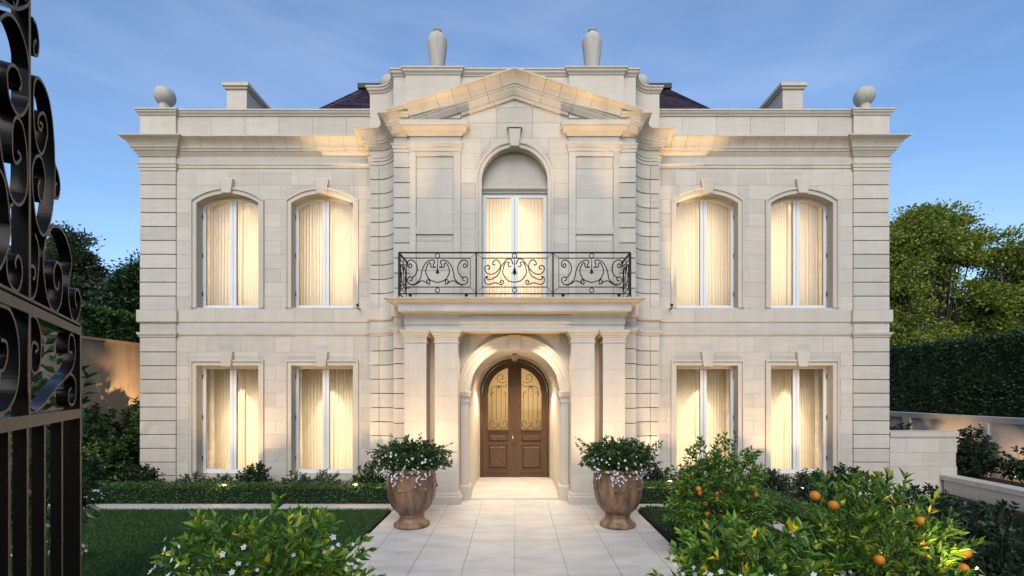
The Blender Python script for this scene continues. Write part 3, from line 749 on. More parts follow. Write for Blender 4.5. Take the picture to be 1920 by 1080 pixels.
# centre bay wall ------------------------------------------------
m = M()
nich = (-.70, .70, 4.05, arc_top(-.70, .70, 6.72, .6999))
core(m, -1.14, 1.14, 4.0, 8.75, YC, 10.55, [nich]); 
bc = m.build('centre_wall', 'stone_dark', HS)
M().box(-2.19, -1.14, YC+.01, 10.55, 4.0, 8.05).box(1.14, 2.19, YC+.01, 10.55, 4.0, 8.05).build('centre_wall_core', 'stone', HS)
ce = [4.10+.3195*i for i in range(12)]
def nich_top(x): return nich[3](x)
ashlar(-1.134, 1.134, ce, [(-.70, .70, 4.05, nich_top)], YC, bc, bw=.62)
# tympanum stones following the slope (stones clipped by the rake)
def rake_z(x): return 8.90-.323*abs(x)-.40
i = 0; zc = ce[-1]
while zc < 8.75:
    z2 = zc+.3195; lim = (8.54-zc)/.323
    if lim <= .05: break
    lim = min(1.134 if zc < 8.1 else 2.2, lim); n = max(1, int(2*lim/.7)); 
    for k in range(n):
        a = -lim+2*lim*k/n+.003; b = -lim+2*lim*(k+1)/n-.003
        xx = sorted(set([a, b]+[a+(b-a)*t/6 for t in range(1, 6)]+([0.0] if a < 0 < b else [])))
        M().strip([(q, zc+.003) for q in xx], [(q, max(zc+.006, min(z2-.003, rake_z(q)+.03))) for q in xx], YC-.03, YC+.01).build('stone', 'stone', bc)
    zc = z2
M().prism([(-2.3, 7.93), (2.3, 7.93), (1.9, 8.25), (0, 8.86), (-1.9, 8.25)], YC+.0, YC+.2).build('tympanum', 'stone', bc)
nw = thing  # noqa
# niche back + window
nf = M().prism([(-.75, 6.60), (.75, 6.60)]+[(.75*math.cos(t), 6.72+.75*math.sin(t)) for t in np.linspace(0, PI, 20)], 10.44, 10.56).build('niche_back', 'stone', HS)
surround(-.70, .70, 4.10, 6.72, .6999, YC-.03, .1, [(0, -.25), (0, .02), (.07, .02), (.07, .045), (.115, .05), (.115, -.03)], 'niche_surround', HS, n=32) if 0 else None
sr = surround(-.70, .70, 4.10, 6.72, .6999, YC-.03, .1, [(-.006, -.19), (-.006, .015), (.07, .02), (.075, .045), (.115, .05), (.115, -.03)], 'niche_surround', HS, n=32)
M().prism([(-.095, 7.40), (.095, 7.40), (.13, 7.78), (-.13, 7.78)], YC-.13, YC+.02, ch=.012).build('keystone', 'trim', sr)
M().box(-.16, .16, YC-.15, YC+.02, 7.785, 7.83).build('keystone_cap', 'trim', sr)
tm = M()
tm.sweep([(V(-.70, 10.42, 0), V(0, -1, 0), Z3), (V(.70, 10.42, 0), V(0, -1, 0), Z3)], [(-.03, 6.52), (.03, 6.52), (.04, 6.55), (.07, 6.58), (.085, 6.60), (.085, 6.64), (-.03, 6.64)])
tm.build('transom_moulding', 'trim', sr)
wf = surround(-.62, .62, 4.12, 6.44, 0, 10.46, .075, [(0, -.03), (0, .03), (.08, .03), (.08, -.03)], 'window', HS, material='frame')
for a, b in ((-.085, -.006), (.006, .085)): M().box(a, b, 10.42, 10.49, 4.12, 6.435).build('stile', 'frame', wf)
M().box(-.0055, .0055, 10.43, 10.48, 4.12, 6.433).build('meeting_joint', 'stone_dark', wf)
for a, b in ((-.62, -.086), (.086, .62)): M().box(a, b, 10.455, 10.463, 4.12, 6.438).build('pane', 'glass', wf)
m = M(); a, b, c, d, y0, y1 = -.8, .8, 4.05, 6.6, 10.56, 11.7
m.add([(a,y0,c),(b,y0,c),(b,y0,d),(a,y0,d),(a,y1,c),(b,y1,c),(b,y1,d),(a,y1,d)], [(0,1,5,4),(1,2,6,5),(2,3,7,6),(3,0,4,7),(4,5,6,7)]); m.build('room_lining', 'room', wf, recalc=False)
curtain(-.75, .01, 4.10, 6.58, 10.78, 'cream curtain behind the left pane of the tall balcony window', 41)
curtain(-.01, .75, 4.10, 6.58, 10.78, 'cream curtain behind the right pane of the tall balcony window', 42)
light('room_lamp', 'AREA', (0, 11.4, 5.4), 20, (1, .85, .63), 1.2, aim=(0, 10, 5.4), sy=2.2)
light('ceiling_downlight', 'SPOT', (.1, 10.62, 6.57), 7, (1, .72, .40), .03, aim=(.1, 10.64, 0), spot=110)

# pediment: raking cornice in stones --------------------------------
ped = M().prism([(-2.4, 7.95), (-2.2, 7.95), (0, 8.62), (2.2, 7.95), (2.4, 7.95), (0, 8.85)], YC+.02, YC+.3).build('pediment', 'trim', HS)
sl_ = .323; L0 = 2.62; zt0 = 8.90-sl_*L0
def rake(prof, name, L=.33, x_from=0.0, gap=.006, endx=None):
    endx = endx or L0
    th = math.atan(sl_); nrm = V(-math.sin(th), 0, math.cos(th)); half = 1/math.cos(th)
    n = round(endx/L)
    for sg in (1, -1):
        for i in range(n):
            x0 = -endx+i*endx/n; x1 = -endx+(i+1)*endx/n
            z0 = 8.90-sl_*abs(x0); z1 = 8.90-sl_*abs(x1); t = V(x1-x0, 0, z1-z0); t /= np.linalg.norm(t)
            A0 = nrm; A1 = nrm
            if i == 0: A0 = V(0, 0, half)
            if i == n-1: A1 = V(0, 0, half)
            st = [(V(x0, YC-.07, z0)+t*gap/2, A0, V(0, -1, 0)), (V(x1, YC-.07, z1)-(t*gap/2 if i < n-1 else V(0, 0, 0)), A1, V(0, -1, 0))]
            M().sweep(st, prof).build(name, 'trim', ped, sx=sg)
rake([(-.262, -.10), (-.262, .10), (-.225, .112), (-.21, .135), (-.18, .14), (-.13, .165), (-.08, .21), (-.045, .262), (-.03, .27), (-.027, .288), (0, .288), (0, -.10)], 'raking_stone')
rake([(-.385, -.10), (-.385, .03), (-.36, .045), (-.33, .065), (-.295, .085), (-.264, .092), (-.264, -.10)], 'raking_bed_moulding', L=.66, endx=2.58)
# lower inner moulding over the tympanum only
rake([(-.45, -.09), (-.45, .0), (-.40, .015), (-.387, .02), (-.387, -.09)], 'tympanum_moulding', L=.6, endx=1.13)

# portico -----------------------------------------------------------
po = M().box(-2.20, 2.20, 9.72, 10.2, 3.47, 3.80).build('portico_entablature', 'trim', HS)
M().box(-2.30, 2.30, 9.50, 10.24, 3.85, 4.085).build('balcony_slab', 'paving', po)
Pr = [[(-2.214, YC), (-2.214, 9.70)], [(-2.214, 9.70), (2.214, 9.70)], [(2.214, 9.70), (2.214, YC)]]
plan_stones(Pr, [(-.04, 3.90), (.10, 3.90), (.105, 3.93), (.15, 3.945), (.155, 3.965), (.19, 4.0), (.26, 4.035), (.305, 4.05), (.31, 4.062), (.333, 4.064), (.333, 4.09), (-.04, 4.09)], 'cornice_stone', 'trim', po, L=.62, gap=.004)
plan_stones(Pr, [(-.04, 3.81), (.03, 3.81), (.045, 3.84), (.075, 3.875), (.08, 3.897), (-.04, 3.897)], 'bed_moulding', 'trim', po, L=.9, gap=.003)
plan_stones(Pr, [(-.03, 3.60), (.004, 3.60), (.004, 3.808), (-.03, 3.808)], 'frieze_stone', 'trim', po, L=1.1, gap=.004)
plan_stones(Pr, [(-.03, 3.495), (-.012, 3.495), (-.012, 3.597), (-.03, 3.597)], 'fascia_stone', 'trim', po, L=1.1, gap=.003)
M().sweep([(V(-1.13, 9.70, 0), V(0, -1, 0), Z3), (V(1.13, 9.70, 0), V(0, -1, 0), Z3)], [(-.02, 3.465), (.04, 3.465), (.045, 3.50), (.03, 3.51), (.03, 3.60), (.05, 3.615), (.055, 3.65), (-.02, 3.65)]).build('lintel', 'trim', po)
for sgn in (1, -1):
    for (xa, xb) in ((-2.214, -1.772), (-1.60, -1.136)):
        lb = 'outer' if xa < -2 else 'inner'
        ya, yb = 9.70, 10.13
        cshaft = M().box(xa+.006, xb-.006, ya+.006, yb, -.02, 3.3).build('column', 'stone_dark', HS, sx=sgn)
        zs_ = [.235, .62, 1.14, 1.66, 2.18, 2.70, 3.235]
        for z0, z1 in zip(zs_[:-1], zs_[1:]): M().box(xa, xb, ya, yb-.001, z0+.0015, z1-.0015).build('column_block', 'trim', cshaft, sx=sgn)
        ring = [(xa, yb), (xa, ya), (xb, ya), (xb, yb)]
        plan_band([ring], [(-.02, 0), (.055, 0), (.055, .13), (.045, .135), (.05, .15), (.035, .165), (.028, .18), (.03, .20), (.008, .235), (-.02, .235)], 'column_base', 'trim', cshaft, sgn)
        plan_band([ring], [(-.02, 3.235), (.015, 3.235), (.022, 3.25), (.015, 3.265), (.005, 3.27), (.005, 3.335), (.02, 3.35), (.03, 3.38), (.05, 3.395), (.055, 3.43), (.075, 3.445), (.08, 3.492), (-.02, 3.492)], 'capital', 'trim', cshaft, sgn)
# arch wall behind the portico
m = M(); arch = (-.95, .95, -.1, arc_top(-.95, .95, 2.22, .9499))
core(m, -2.20, 2.20, -.1, 3.47, YQ, 10.32, [arch]); aw = m.build('portal_wall', 'trim', HS)
surround(-.95, .95, 2.25, 2.26, .92, YQ, .1, [(-.006, -.17), (-.006, .02), (.10, .022), (.105, .035), (.20, .045), (.205, .06), (.25, .065), (.25, -.02)], 'archivolt', aw, n=36)
M().prism([(-.105, 3.12), (.105, 3.12), (.135, 3.445), (-.135, 3.445)], YQ-.10, YQ+.02, ch=.01).build('keystone', 'trim', aw)
for sgn in (1, -1):
    pil = M().box(-1.125, -.965, YQ-.045, YQ+.02, .02, 2.12).build('pilaster', 'trim', aw, sx=sgn)
    rg = [(-1.14, YQ), (-1.14, YQ-.045), (-.955, YQ-.045), (-.955, YQ+.3)]
    plan_band([rg], [(-.03, 0), (.03, 0), (.03, .28), (.015, .30), (.004, .31), (-.03, .31)], 'pilaster_base', 'trim', aw, sgn)
    plan_band([rg], [(-.03, 2.03), (.012, 2.03), (.012, 2.06), (.004, 2.07), (.004, 2.11), (.02, 2.13), (.045, 2.17), (.05, 2.23), (.06, 2.235), (.06, 2.265), (-.03, 2.265)], 'impost', 'trim', aw, sgn)
# barrel vaulted vestibule
def archpts(hw, zs_, r, n=20, z0=0): return [(-hw, z0)]+[(-r*math.cos(t), zs_+r*math.sin(t)) for t in np.linspace(0, PI, n)]+[(hw, z0)]
def vault(hw, th, y0, y1, name, parent, z0=-.05):
    a = archpts(hw, 2.22, hw, 24, z0); b = archpts(hw+th, 2.22, hw+th, 24, z0)
    m = M(); m.strip(a, b, y0, y1); return m.build(name, 'trim', parent)
for i in range(4):
    y0 = 10.321+i*.55; vault(.95, .14, y0, y0+.547, 'vault_ring', HS if i == 0 else aw) if i else vault(.95, .14, y0, y0+.547, 'vault_ring', aw)
vault(.925, .16, 12.20, 12.30, 'inner_arch', aw); vault(.905, .18, 12.46, 12.66, 'inner_arch', aw)
vault(.95, .14, 12.301, 12.459, 'vault_ring', aw)
M().prism([(-.07, 3.05), (.07, 3.05), (.10, 3.30), (-.10, 3.30)], 12.14, 12.3, ch=.008).build('keystone', 'trim', aw)
# porch floor
pf = M().box(-1.13, 1.13, 10.12, 12.9, -.05, .012).build('porch_floor', 'pave_joint', HS)
yy = 10.12
for k in range(4):
    for a, b in ((-1.10, -.35), (-.35, .35), (.35, 1.10)):
        M().box(a+.002, b-.002, yy+.002, yy+.66, -.01, .024).build('paving_slab', 'paving', pf)
    yy += .665
# door -------------------------------------------------------------
df = M(); a = archpts(.86, 2.20, .86, 28, .02); b = archpts(.93, 2.20, .93, 28, .02); df.strip(a, b, 12.60, 12.74)
DF = df.build('door_frame', 'wood', HS)
def leafz(x, r): return 2.20+math.sqrt(max(0, r*r-x*x))
for sg in (1, -1):
    xo, xi = -.855, -.004          # outer, inner edge of the left leaf
    m = M(); go, gi = -.70, -.175; gz0, gr = 1.27, .70
    m.strip([(x, .03) for x in np.linspace(xo, go, 5)], [(x, leafz(x, .855)) for x in np.linspace(xo, go, 5)], 12.63, 12.70)
    m.strip([(x, .03) for x in np.linspace(gi, xi, 5)], [(x, leafz(x, .855)) for x in np.linspace(gi, xi, 5)], 12.63, 12.70)
    xx = np.linspace(go, gi, 16)
    m.strip([(x, leafz(x, gr)) for x in xx], [(x, leafz(x, .855)) for x in xx], 12.63, 12.70)
    m.box(go, gi, 12.635, 12.70, 1.15, gz0); m.box(go, gi, 12.635, 12.70, .03, .22); m.box(go, gi, 12.66, 12.70, .22, 1.15); m.box(go, gi, 12.635, 12.70, .86, .94)
    dl = m.build('door_leaf', 'wood', HS, sx=sg)
    M().prism([(go+.03, .97), (gi-.03, .97), (gi-.03, 1.12), (go+.03, 1.12)], 12.635, 12.68, ch=.02).build('door_panel', 'wood', dl, sx=sg)
    M().prism([(go+.03, .26), (gi-.03, .26), (gi-.03, .83), (go+.03, .83)], 12.632, 12.68, ch=.03).build('door_panel', 'wood', dl, sx=sg)
    M().box(go-.03, gi+.03, 12.60, 12.634, 1.235, 1.27).build('door_moulding', 'wood', dl, sx=sg)
    M().box(go-.05, gi+.05, 12.605, 12.629, .155, .185).build('door_moulding', 'wood', dl, sx=sg)
    M().strip([(x, gz0) for x in xx], [(x, leafz(x, gr)) for x in xx], 12.675, 12.683).build('glass_pane', 'frost', dl, sx=sg)
    gw = gi-go; gx = (go+gi)/2; yg = 12.645
    def bar(pts, r=.0075, nm='scroll'): M().tube(catmull([V(gx+p[0]*gw, yg, gz0+p[1]) for p in pts], 5), r, 5).build(nm, 'iron', dl, sx=sg)
    for xq, z0, z1 in ((-.30, .25, .85), (-.08, .25, 1.0), (.16, .25, 1.0), (.38, .25, .92)): bar([(xq, z0), (xq, (z0+z1)/2), (xq, z1)], .006, 'bar')
    for k in (1, -1):
        bar([(.02+k*.08, .20), (.02+k*.04, .10), (.02+k*.20, .03), (.02+k*.42, .08), (.02+k*.42, .2), (.02+k*.28, .22), (.02+k*.26, .13)])
        bar([(.04+k*.12, 1.0), (.04+k*.10, 1.10), (.04+k*.02, 1.13), (.04+k*.01, 1.07)])
        bar([(.04+k*.34, .85), (.04+k*.36, .95), (.04+k*.28, .99), (.04+k*.26, .93)])
    bar([(-.36, .88), (-.30, 1.08), (.02, 1.14), (.35, 1.12), (.45, 1.2)])
    bar([(.44, 1.25), (.18, 1.22), (-.02, 1.30), (.02, 1.42), (.22, 1.42), (.24, 1.32), (.12, 1.31)])
M().tube([V(-.05, 12.62, 1.05), V(-.05, 12.56, 1.05)], .012, 8).ball((-.05, 12.55, 1.05), .028, 12, 8).build('door_handle', 'brass', DF)
M().box(-.07, -.03, 12.615, 12.628, .98, 1.12).build('handle_plate', 'brass', DF)
M().box(-.022, .022, 12.61, 12.64, .03, 2.98).build('astragal', 'wood', DF)
m = M(); a, b, c, d, y0, y1 = -1, 1, 0, 3.3, 12.75, 13.9
m.add([(a,y0,c),(b,y0,c),(b,y0,d),(a,y0,d),(a,y1,c),(b,y1,c),(b,y1,d),(a,y1,d)], [(0,1,5,4),(1,2,6,5),(2,3,7,6),(3,0,4,7),(4,5,6,7)]); m.build('hall_lining', 'room', DF, recalc=False)
light('hall_lamp', 'AREA', (0, 13.7, 2.1), 20, (1, .80, .56), 1.2, aim=(0, 12, 2.0), sy=1.5)

# balcony railing ----------------------------------------------------
yr = 9.45; zb0, zt0_ = 4.16, 4.985; xr = 2.262
def local(px, py): return V((px-CX)*yr/F, yr, H-(py-HY)*yr/F)
rl = M().box(-xr, xr, yr-.018, yr+.018, zt0_-.025, zt0_).box(-xr, xr, yr-.012, yr+.012, zb0, zb0+.02)
for s_ in (-1, 1):
    rl.box(s_*xr-.018, s_*xr+.018, yr+.019, 10.22, zt0_-.025, zt0_-.001).box(s_*xr-.012, s_*xr+.012, yr+.013, 10.22, zb0, zb0+.02)
RL = rl.build('balcony_railing', 'iron', HS)
def rbox(x0, x1, z0, z1, nm, d=.01): M().box(x0, x1, yr-d, yr+d, z0, z1).build(nm, 'iron', RL)
px1, px2 = -.752, .748
for x in (-xr, px1, px2, xr): rbox(x-.014, x+.014, 4.09, zt0_-.026, 'post', .014)
ztop_i, zbot_i = 4.865, 4.30
panels = [(-xr, px1, 'side'), (px1, px2, 'centre'), (px2, xr, 'side')]
def scr(pts, cx, r=.011):
    for k in (1, -1):
        M().tube(catmull([V(cx+k*p[0], yr, p[1]) for p in pts], 5), r, 5).build('scroll', 'iron', RL)
u = yr/F/4.267     # metres per zoomed pixel
def Zr(zy): return H-((460+zy/4.267)-HY)*yr/F
for (xa, xb, kind_) in panels:
    cx = (xa+xb)/2; ia, ib = xa+.115, xb-.115
    if kind_ == 'side':
        if xa < -1: ia = xa+.09
        else: ib = xb-.09
    rbox(ia, ib, ztop_i-.008, ztop_i+.008, 'inner_rail'); rbox(ia, ib, zbot_i-.008, zbot_i+.008, 'inner_rail')
    rbox(ia-.006, ia+.006, zbot_i+.009, ztop_i-.009, 'inner_bar', .009); rbox(ib-.006, ib+.006, zbot_i+.009, ztop_i-.009, 'inner_bar', .009)
    for (p, q) in (((ia, ztop_i), (xa, zt0_-.02)), ((ib, ztop_i), (xb, zt0_-.02)), ((ia, zbot_i), (xa, zb0+.02)), ((ib, zbot_i), (xb, zb0+.02))):
        M().tube([V(p[0], yr, p[1]), V(q[0], yr, q[1])], .006, 4).build('corner_tie', 'iron', RL)
    for zc in ((ztop_i+zt0_-.025)/2, (zbot_i+zb0+.02)/2):
        M().tube([V(cx+.042*math.cos(t), yr, zc+.045*math.sin(t)) for t in np.linspace(0, 2*PI, 16)[:-1]], .009, 5, closed=True).build('ring', 'iron', RL)
    if kind_ == 'side':
        c0 = 338
        def q(x, z): return ((x-c0)*u, Zr(z))
        scr([q(362, 152), q(372, 178), q(392, 172), q(396, 150), q(378, 132), q(350, 150), q(338, 190)][::-1][:0] or [q(x, z) for x, z in ((368, 165), (376, 178), (392, 170), (392, 150), (405, 140), (428, 180), (430, 225), (400, 275), (338, 298))], cx)
        scr([q(x, z) for x, z in ((352, 172), (362, 178), (372, 158), (362, 130), (385, 118), (430, 140), (462, 200), (478, 270), (520, 310), (565, 308), (580, 275), (562, 252), (540, 262), (545, 282), (560, 282))], cx)
        scr([q(x, z) for x, z in ((568, 165), (560, 148), (545, 155), (552, 178), (578, 165), (575, 130), (545, 118), (510, 145), (500, 190), (515, 235), (545, 262))], cx)
        scr([q(x, z) for x, z in ((415, 300), (425, 285), (412, 275), (400, 290), (405, 312), (440, 290), (470, 285), (500, 305), (540, 322))], cx)
    else:
        c0 = 957
        def q(x, z): return ((x-c0)*u, Zr(z))
        scr([q(x, z) for x, z in ((985, 165), (998, 172), (1010, 158), (1000, 135), (1030, 140), (1048, 185), (1048, 230), (1010, 280), (957, 296))], cx)
        scr([q(x, z) for x, z in ((970, 150), (985, 115), (1015, 110), (1050, 150), (1080, 190), (1110, 220), (1150, 232), (1185, 215), (1195, 180), (1175, 160), (1155, 172), (1160, 190), (1172, 186))], cx)
        scr([q(x, z) for x, z in ((1112, 150), (1118, 158), (1132, 150), (1122, 125), (1095, 118), (1072, 150), (1075, 210), (1110, 255), (1160, 275), (1180, 262), (1172, 248))], cx)
        scr([q(x, z) for x, z in ((1060, 300), (1072, 295), (1062, 278), (1045, 290), (1060, 315), (1110, 300), (1160, 312), (1190, 300), (1195, 265), (1175, 245))], cx)
    dm = M(); zc = Zr(200)
    s3 = 1.35 if kind_ == 'centre' else 1
    dm.lathe([(.003, .13*s3), (.012, .09*s3), (.006, .05*s3), (.02*s3, .0), (.03*s3, -.035*s3), (.012, -.06*s3), (.003, -.085*s3)][::-1], (cx, yr, zc), 8)
    for k in (1, -1): dm.tube([V(cx, yr, zc-.05*s3), V(cx+k*.03*s3, yr, zc-.055*s3), V(cx+k*.048*s3, yr, zc-.03*s3)], .009, 5, .004)
    dm.tube([V(cx, yr, zc+.12*s3), V(cx, yr, ztop_i)], .007, 5); dm.build('pendant', 'iron', RL)
for s_ in (-1, 1):          # side returns: scroll pairs seen edge on
    X_ = s_*xr
    for y_ in (9.56, 10.1): M().box(X_-.007, X_+.007, y_-.007, y_+.007, zb0+.021, zt0_-.026).build('inner_bar', 'iron', RL)
    for z_ in (ztop_i, zbot_i): M().box(X_-.008, X_+.008, 9.568, 10.092, z_-.008, z_+.008).build('inner_rail', 'iron', RL)
    for k in (1, -1):
        yc_ = 9.83
        for pts in (((.03, 4.80), (.06, 4.74), (.03, 4.70), (.10, 4.82), (.20, 4.74), (.22, 4.60), (.12, 4.46), (0, 4.40)), ((.24, 4.78), (.20, 4.72), (.25, 4.68), (.16, 4.62), (.18, 4.48), (.25, 4.38), (.20, 4.34), (.17, 4.40))):
            M().tube(catmull([V(X_, yc_+k*p, z) for p, z in pts], 4), .010, 5).build('scroll', 'iron', RL)

# ------------------------------------------------------------------ finials
def ball_finial(x, y, zb_, zc, r, label):
    t = thing('ball_finial', (x, y, zb_), label, 'finial', 'stone ball finials on the parapets')
    hh = zc-r-zb_
    M().box(x-.30, x+.30, y-.30, y+.30, zb_+.001, zb_+.05).build('plinth', 'cast', t)
    M().lathe([(.26, .051), (.24, .09), (.17, .12), (.13, .16), (.11, hh+.05)], (x, y, zb_), 24).build('base', 'cast', t, smooth=True)
    M().ball((x, y, zc), r, 32, 20).build('ball', 'cast', t, smooth=True, sharp=180)
ball_finial(-8.24, 11.40, 8.725, 9.21, .225, 'stone ball finial on the far left corner of the parapet')
ball_finial(8.24, 11.40, 8.725, 9.21, .225, 'stone ball finial on the far right corner of the parapet')
ball_finial(-2.94, 11.3, 9.066, 9.44, .20, 'half hidden stone ball finial behind the left curved parapet shoulder')
ball_finial(2.94, 11.3, 9.066, 9.44, .20, 'half hidden stone ball finial behind the right curved parapet shoulder')
for s_ in (-1, 1):
    t = thing('jar_finial', (s_*1.70, 10.62, 9.066), f'tall pale stone jar standing on the parapet left of the pediment peak' if s_ < 0 else 'tall pale stone jar standing on the parapet right of the pediment peak', 'stone jar', 'stone jars on the centre parapet')
    c = (s_*1.70, 10.62, 9.066)
    M().lathe([(.13, .0), (.135, .03), (.125, .05), (.14, .2), (.175, .45), (.205, .68), (.218, .82), (.21, .90), (.18, .97), (.13, 1.02), (.085, 1.045)], c, 36).build('body', 'cast', t, smooth=True, sharp=50)
    M().lathe([(.078, 1.046), (.07, 1.06), (.07, 1.09), (.088, 1.10), (.09, 1.12), (.06, 1.13)], c, 24).build('neck', 'cast', t, smooth=True)
    M().lathe([(.14, .70), (.222, .82), (.2195, .832), (.10, .99)], c, 36).build('shoulder_band', 'cast', t, smooth=True) if 0 else None

# ------------------------------------------------------------------ garden walls
wl = thing('garden_wall', (-10.6, 12, 0), 'tall tan rendered boundary wall on the left behind the shrubs', 'wall')
M().box(-10.9, -10.5, 2, 26, -.1, 3.54).build('wall_face', 'render', wl); M().box(-10.96, -10.44, 2, 26, 3.541, 3.61).build('coping', 'render', wl)
wr = thing('boundary_wall', (12.2, 14, 0), 'pale boundary wall with coping on the right below the tall hedge', 'wall')
M().box(12.0, 12.3, 4, 27, -.1, 1.48).build('wall_face', 'renderpale', wr)
for k in range(26): M().box(11.94, 12.36, 4+k*.9, 4.894+k*.9, 1.481, 1.62).build('coping_stone', 'kerb', wr)
for k in range(9): M().box(11.93, 12.0, 5+k*2.4, 5.3+k*2.4, -.1, 1.48).build('pier', 'renderpale', wr)
sw = thing('stone_screen_wall', (9.4, 11.2, -.7), 'pale stone block wall joined to the right side of the mansion', 'wall')
M().box(8.62, 10.15, 11.14, 11.6, -.74, 1.28).build('wall_core', 'stone_dark', sw)
zz = -.74; i = 0
while zz < 1.2:
    q = 8.62-(i % 2)*.38
    z1 = min(zz+.32, 1.22)
    while q < 10.16:
        a, b = max(q, 8.62), min(q+.76, 10.165)
        if b-a > .05: M().prism([(a+.0012, zz+.0012), (b-.0012, zz+.0012), (b-.0012, z1-.0012), (a+.0012, z1-.0012)], 11.11, 11.15, ch=.004).build('stone', 'stone', sw)
        q += .76
    zz += .32; i += 1
M().box(8.62, 10.19, 11.09, 11.63, 1.22, 1.33).build('coping', 'trim', sw)
lw = thing('low_stone_wall', (9.8, 8, -.7), 'low pale stone retaining wall running toward the camera on the right', 'wall')
M().box(9.83, 10.1, 3, 11.05, -.74, .24).build('wall_core', 'stone_dark', lw)
for k in range(9):
    y0 = 3+k*.9
    for z0, z1 in ((-.74, -.38), (-.38, -.05), (-.05, .235)):
        o_ = .45 if z0 == -.38 else 0
        M().box(9.80, 9.84, max(3, y0+.004-o_), min(11.05, y0+.896-o_), z0+.003, z1-.003).build('stone', 'stone', lw)
    M().box(9.77, 10.15, y0+.003, y0+.897, .241, .345).build('coping_stone', 'kerb', lw)
M().box(10.1, 12.0, 3, 24, -.74, .1).build('upper_bed', 'soil')['kind'] = 'structure'
M().box(7.6, 9.82, -10, 11.13, -.745, -.70).build('side_path', 'paving')['kind'] = 'structure'

# hedges
hedge_block('clipped_hedge', -10.3, -2.45, 9.62, 10.05, 0, .37, 'low clipped green hedge along the lawn kerb left of the path', dens=1500, leaf=.045, material='lf_box', bumpy=.008)
hedge_block('clipped_hedge', 2.45, 4.9, 9.62, 10.05, 0, .37, 'short low hedge behind the right pot beside the portico', dens=1500, leaf=.045, material='lf_box', bumpy=.008)
hedge_block('clipped_hedge', 4.56, 4.92, 4.6, 9.6, 0, .36, 'low clipped hedge running toward the camera beside the orange trees', dens=1700, leaf=.04, material='lf_box', bumpy=.008)
hedge_block('tall_hedge', 12.5, 14.2, 7, 27, 0, 3.72, 'tall dark clipped hedge above the right boundary wall', dens=420, leaf=.10, material='lf_hedge', bumpy=.03)
hedge_block('wall_hedge', -12.4, -10.98, 4, 26, 2.5, 4.45, 'green hedge growing over the top of the left tan wall', dens=420, leaf=.12, material='lf_box', bumpy=.05)

# trees
tree('leafy_tree', 19.0, 21.5, 0, 8, [(-1.2, 0, 8.6, 2.2, 2, 1.9), (1.2, .3, 7.6, 2.8, 2, 2.2), (-.5, 0, 5.6, 3.2, 2.4, 2.0), (2.6, -.2, 5.6, 2.4, 2, 1.7), (.4, .3, 3.6, 3.5, 2, 1.4)],
     'broad light green tree with open crown rising above the right hedge', 'lf_tree', nc=420, per=150, cr=.42, leafL=.16, blobs=12, group='trees behind the right hedge')
tree('leafy_tree', 15.9, 20.6, 0, 9, [(0, 0, 8.9, 1.7, 1.5, 1.6), (-.3, 0, 6.5, 1.9, 1.5, 2.0), (.3, 0, 4.3, 1.8, 1.5, 1.6)],
     'light green tree close against the right corner of the mansion', 'lf_tree', nc=220, per=130, cr=.38, leafL=.15, blobs=11, group='trees behind the right hedge')
tree('leafy_tree', 23.2, 21.5, 0, 7, [(0, 0, 6.4, 2.2, 2, 2.0), (-.6, 0, 4.4, 2.6, 2, 1.8), (1.8, 0, 5.2, 2, 2, 2)],
     'lower light green tree at the right edge of the photo', 'lf_tree', nc=240, per=130, cr=.42, leafL=.16, blobs=11, group='trees behind the right hedge')
tree('conifer_tree', -21.0, 23, 0, 9, [(0, 0, 8.2, .9, .9, 1.9), (-.2, 0, 6.6, 1.4, 1.5, 2.2), (0, 0, 4.4, 1.8, 2, 1.8), (-1.6, 0, 6.5, 2, 2, 3.2)],
     'tall dark cypress tree rising behind the iron gate', 'lf_cyp', nc=560, per=190, cr=.5, leafL=.17, group='trees behind the left wall', shell=.5)
tree('bushy_tree', -19.3, 24, 0, 5, [(.1, 0, 4.9, .9, 1, .8), (-.8, 0, 4.3, 1.2, 1, 1.0)],
     'small olive green tree between the cypress and the bright conifer', 'lf_grey', nc=70, per=90, cr=.6, leafL=.18, group='trees behind the left wall')
tree('conifer_tree', -15.4, 19.5, 0, 7, [(.35, 0, 7.0, .35, .4, .8), (.2, 0, 6.2, .9, .8, 1.0), (0, 0, 5.0, 1.4, 1, 1.3), (0, 0, 3.8, 1.7, 1, 1.2)],
     'deep green conifer beside the left corner of the mansion', 'lf_conif', nc=330, per=190, cr=.40, leafL=.15, group='trees behind the left wall', shell=.5)

# left border shrubs in front of the tan wall
spec = [(-10.2, 11.8, .55, 1.9), (-9.55, 12.6, .6, 2.15), (-9.1, 11.9, .45, 2.0), (-9.9, 10.9, .55, 1.7), (-9.25, 11.0, .5, 1.35), (-9.9, 9.95, .5, .75), (-10.05, 12.9, .5, 2.0)]
lab = ['dark leafy shrub left of the group against the tan wall', 'tall dark shrub against the tan wall near the mansion corner', 'dark shrub touching the left corner of the mansion',
       'mid height dark shrub behind the gate bars', 'lower dark shrub at the foot of the mansion corner', 'low dark mound of leaves behind the left end of the hedge', 'rearmost dark shrub against the tan wall']
for (x, y, r_, h_), l_ in zip(spec, lab):
    shrub('leafy_shrub', x, y, 0, r_, r_, h_, l_, 'lf_dark' if h_ < 1 else 'lf_pot', n=110, per=12, leafL=.13, lw=.5, group='shrubs in the left border')
# magnolia near the gate edge
shrub('magnolia', -4.92, 5.0, 0, .5, .5, 2.95, 'magnolia with bronze backed leaves seen through and beside the gate', 'lf_mag', n=70, per=9, leafL=.16, lw=.42, cat='magnolia')
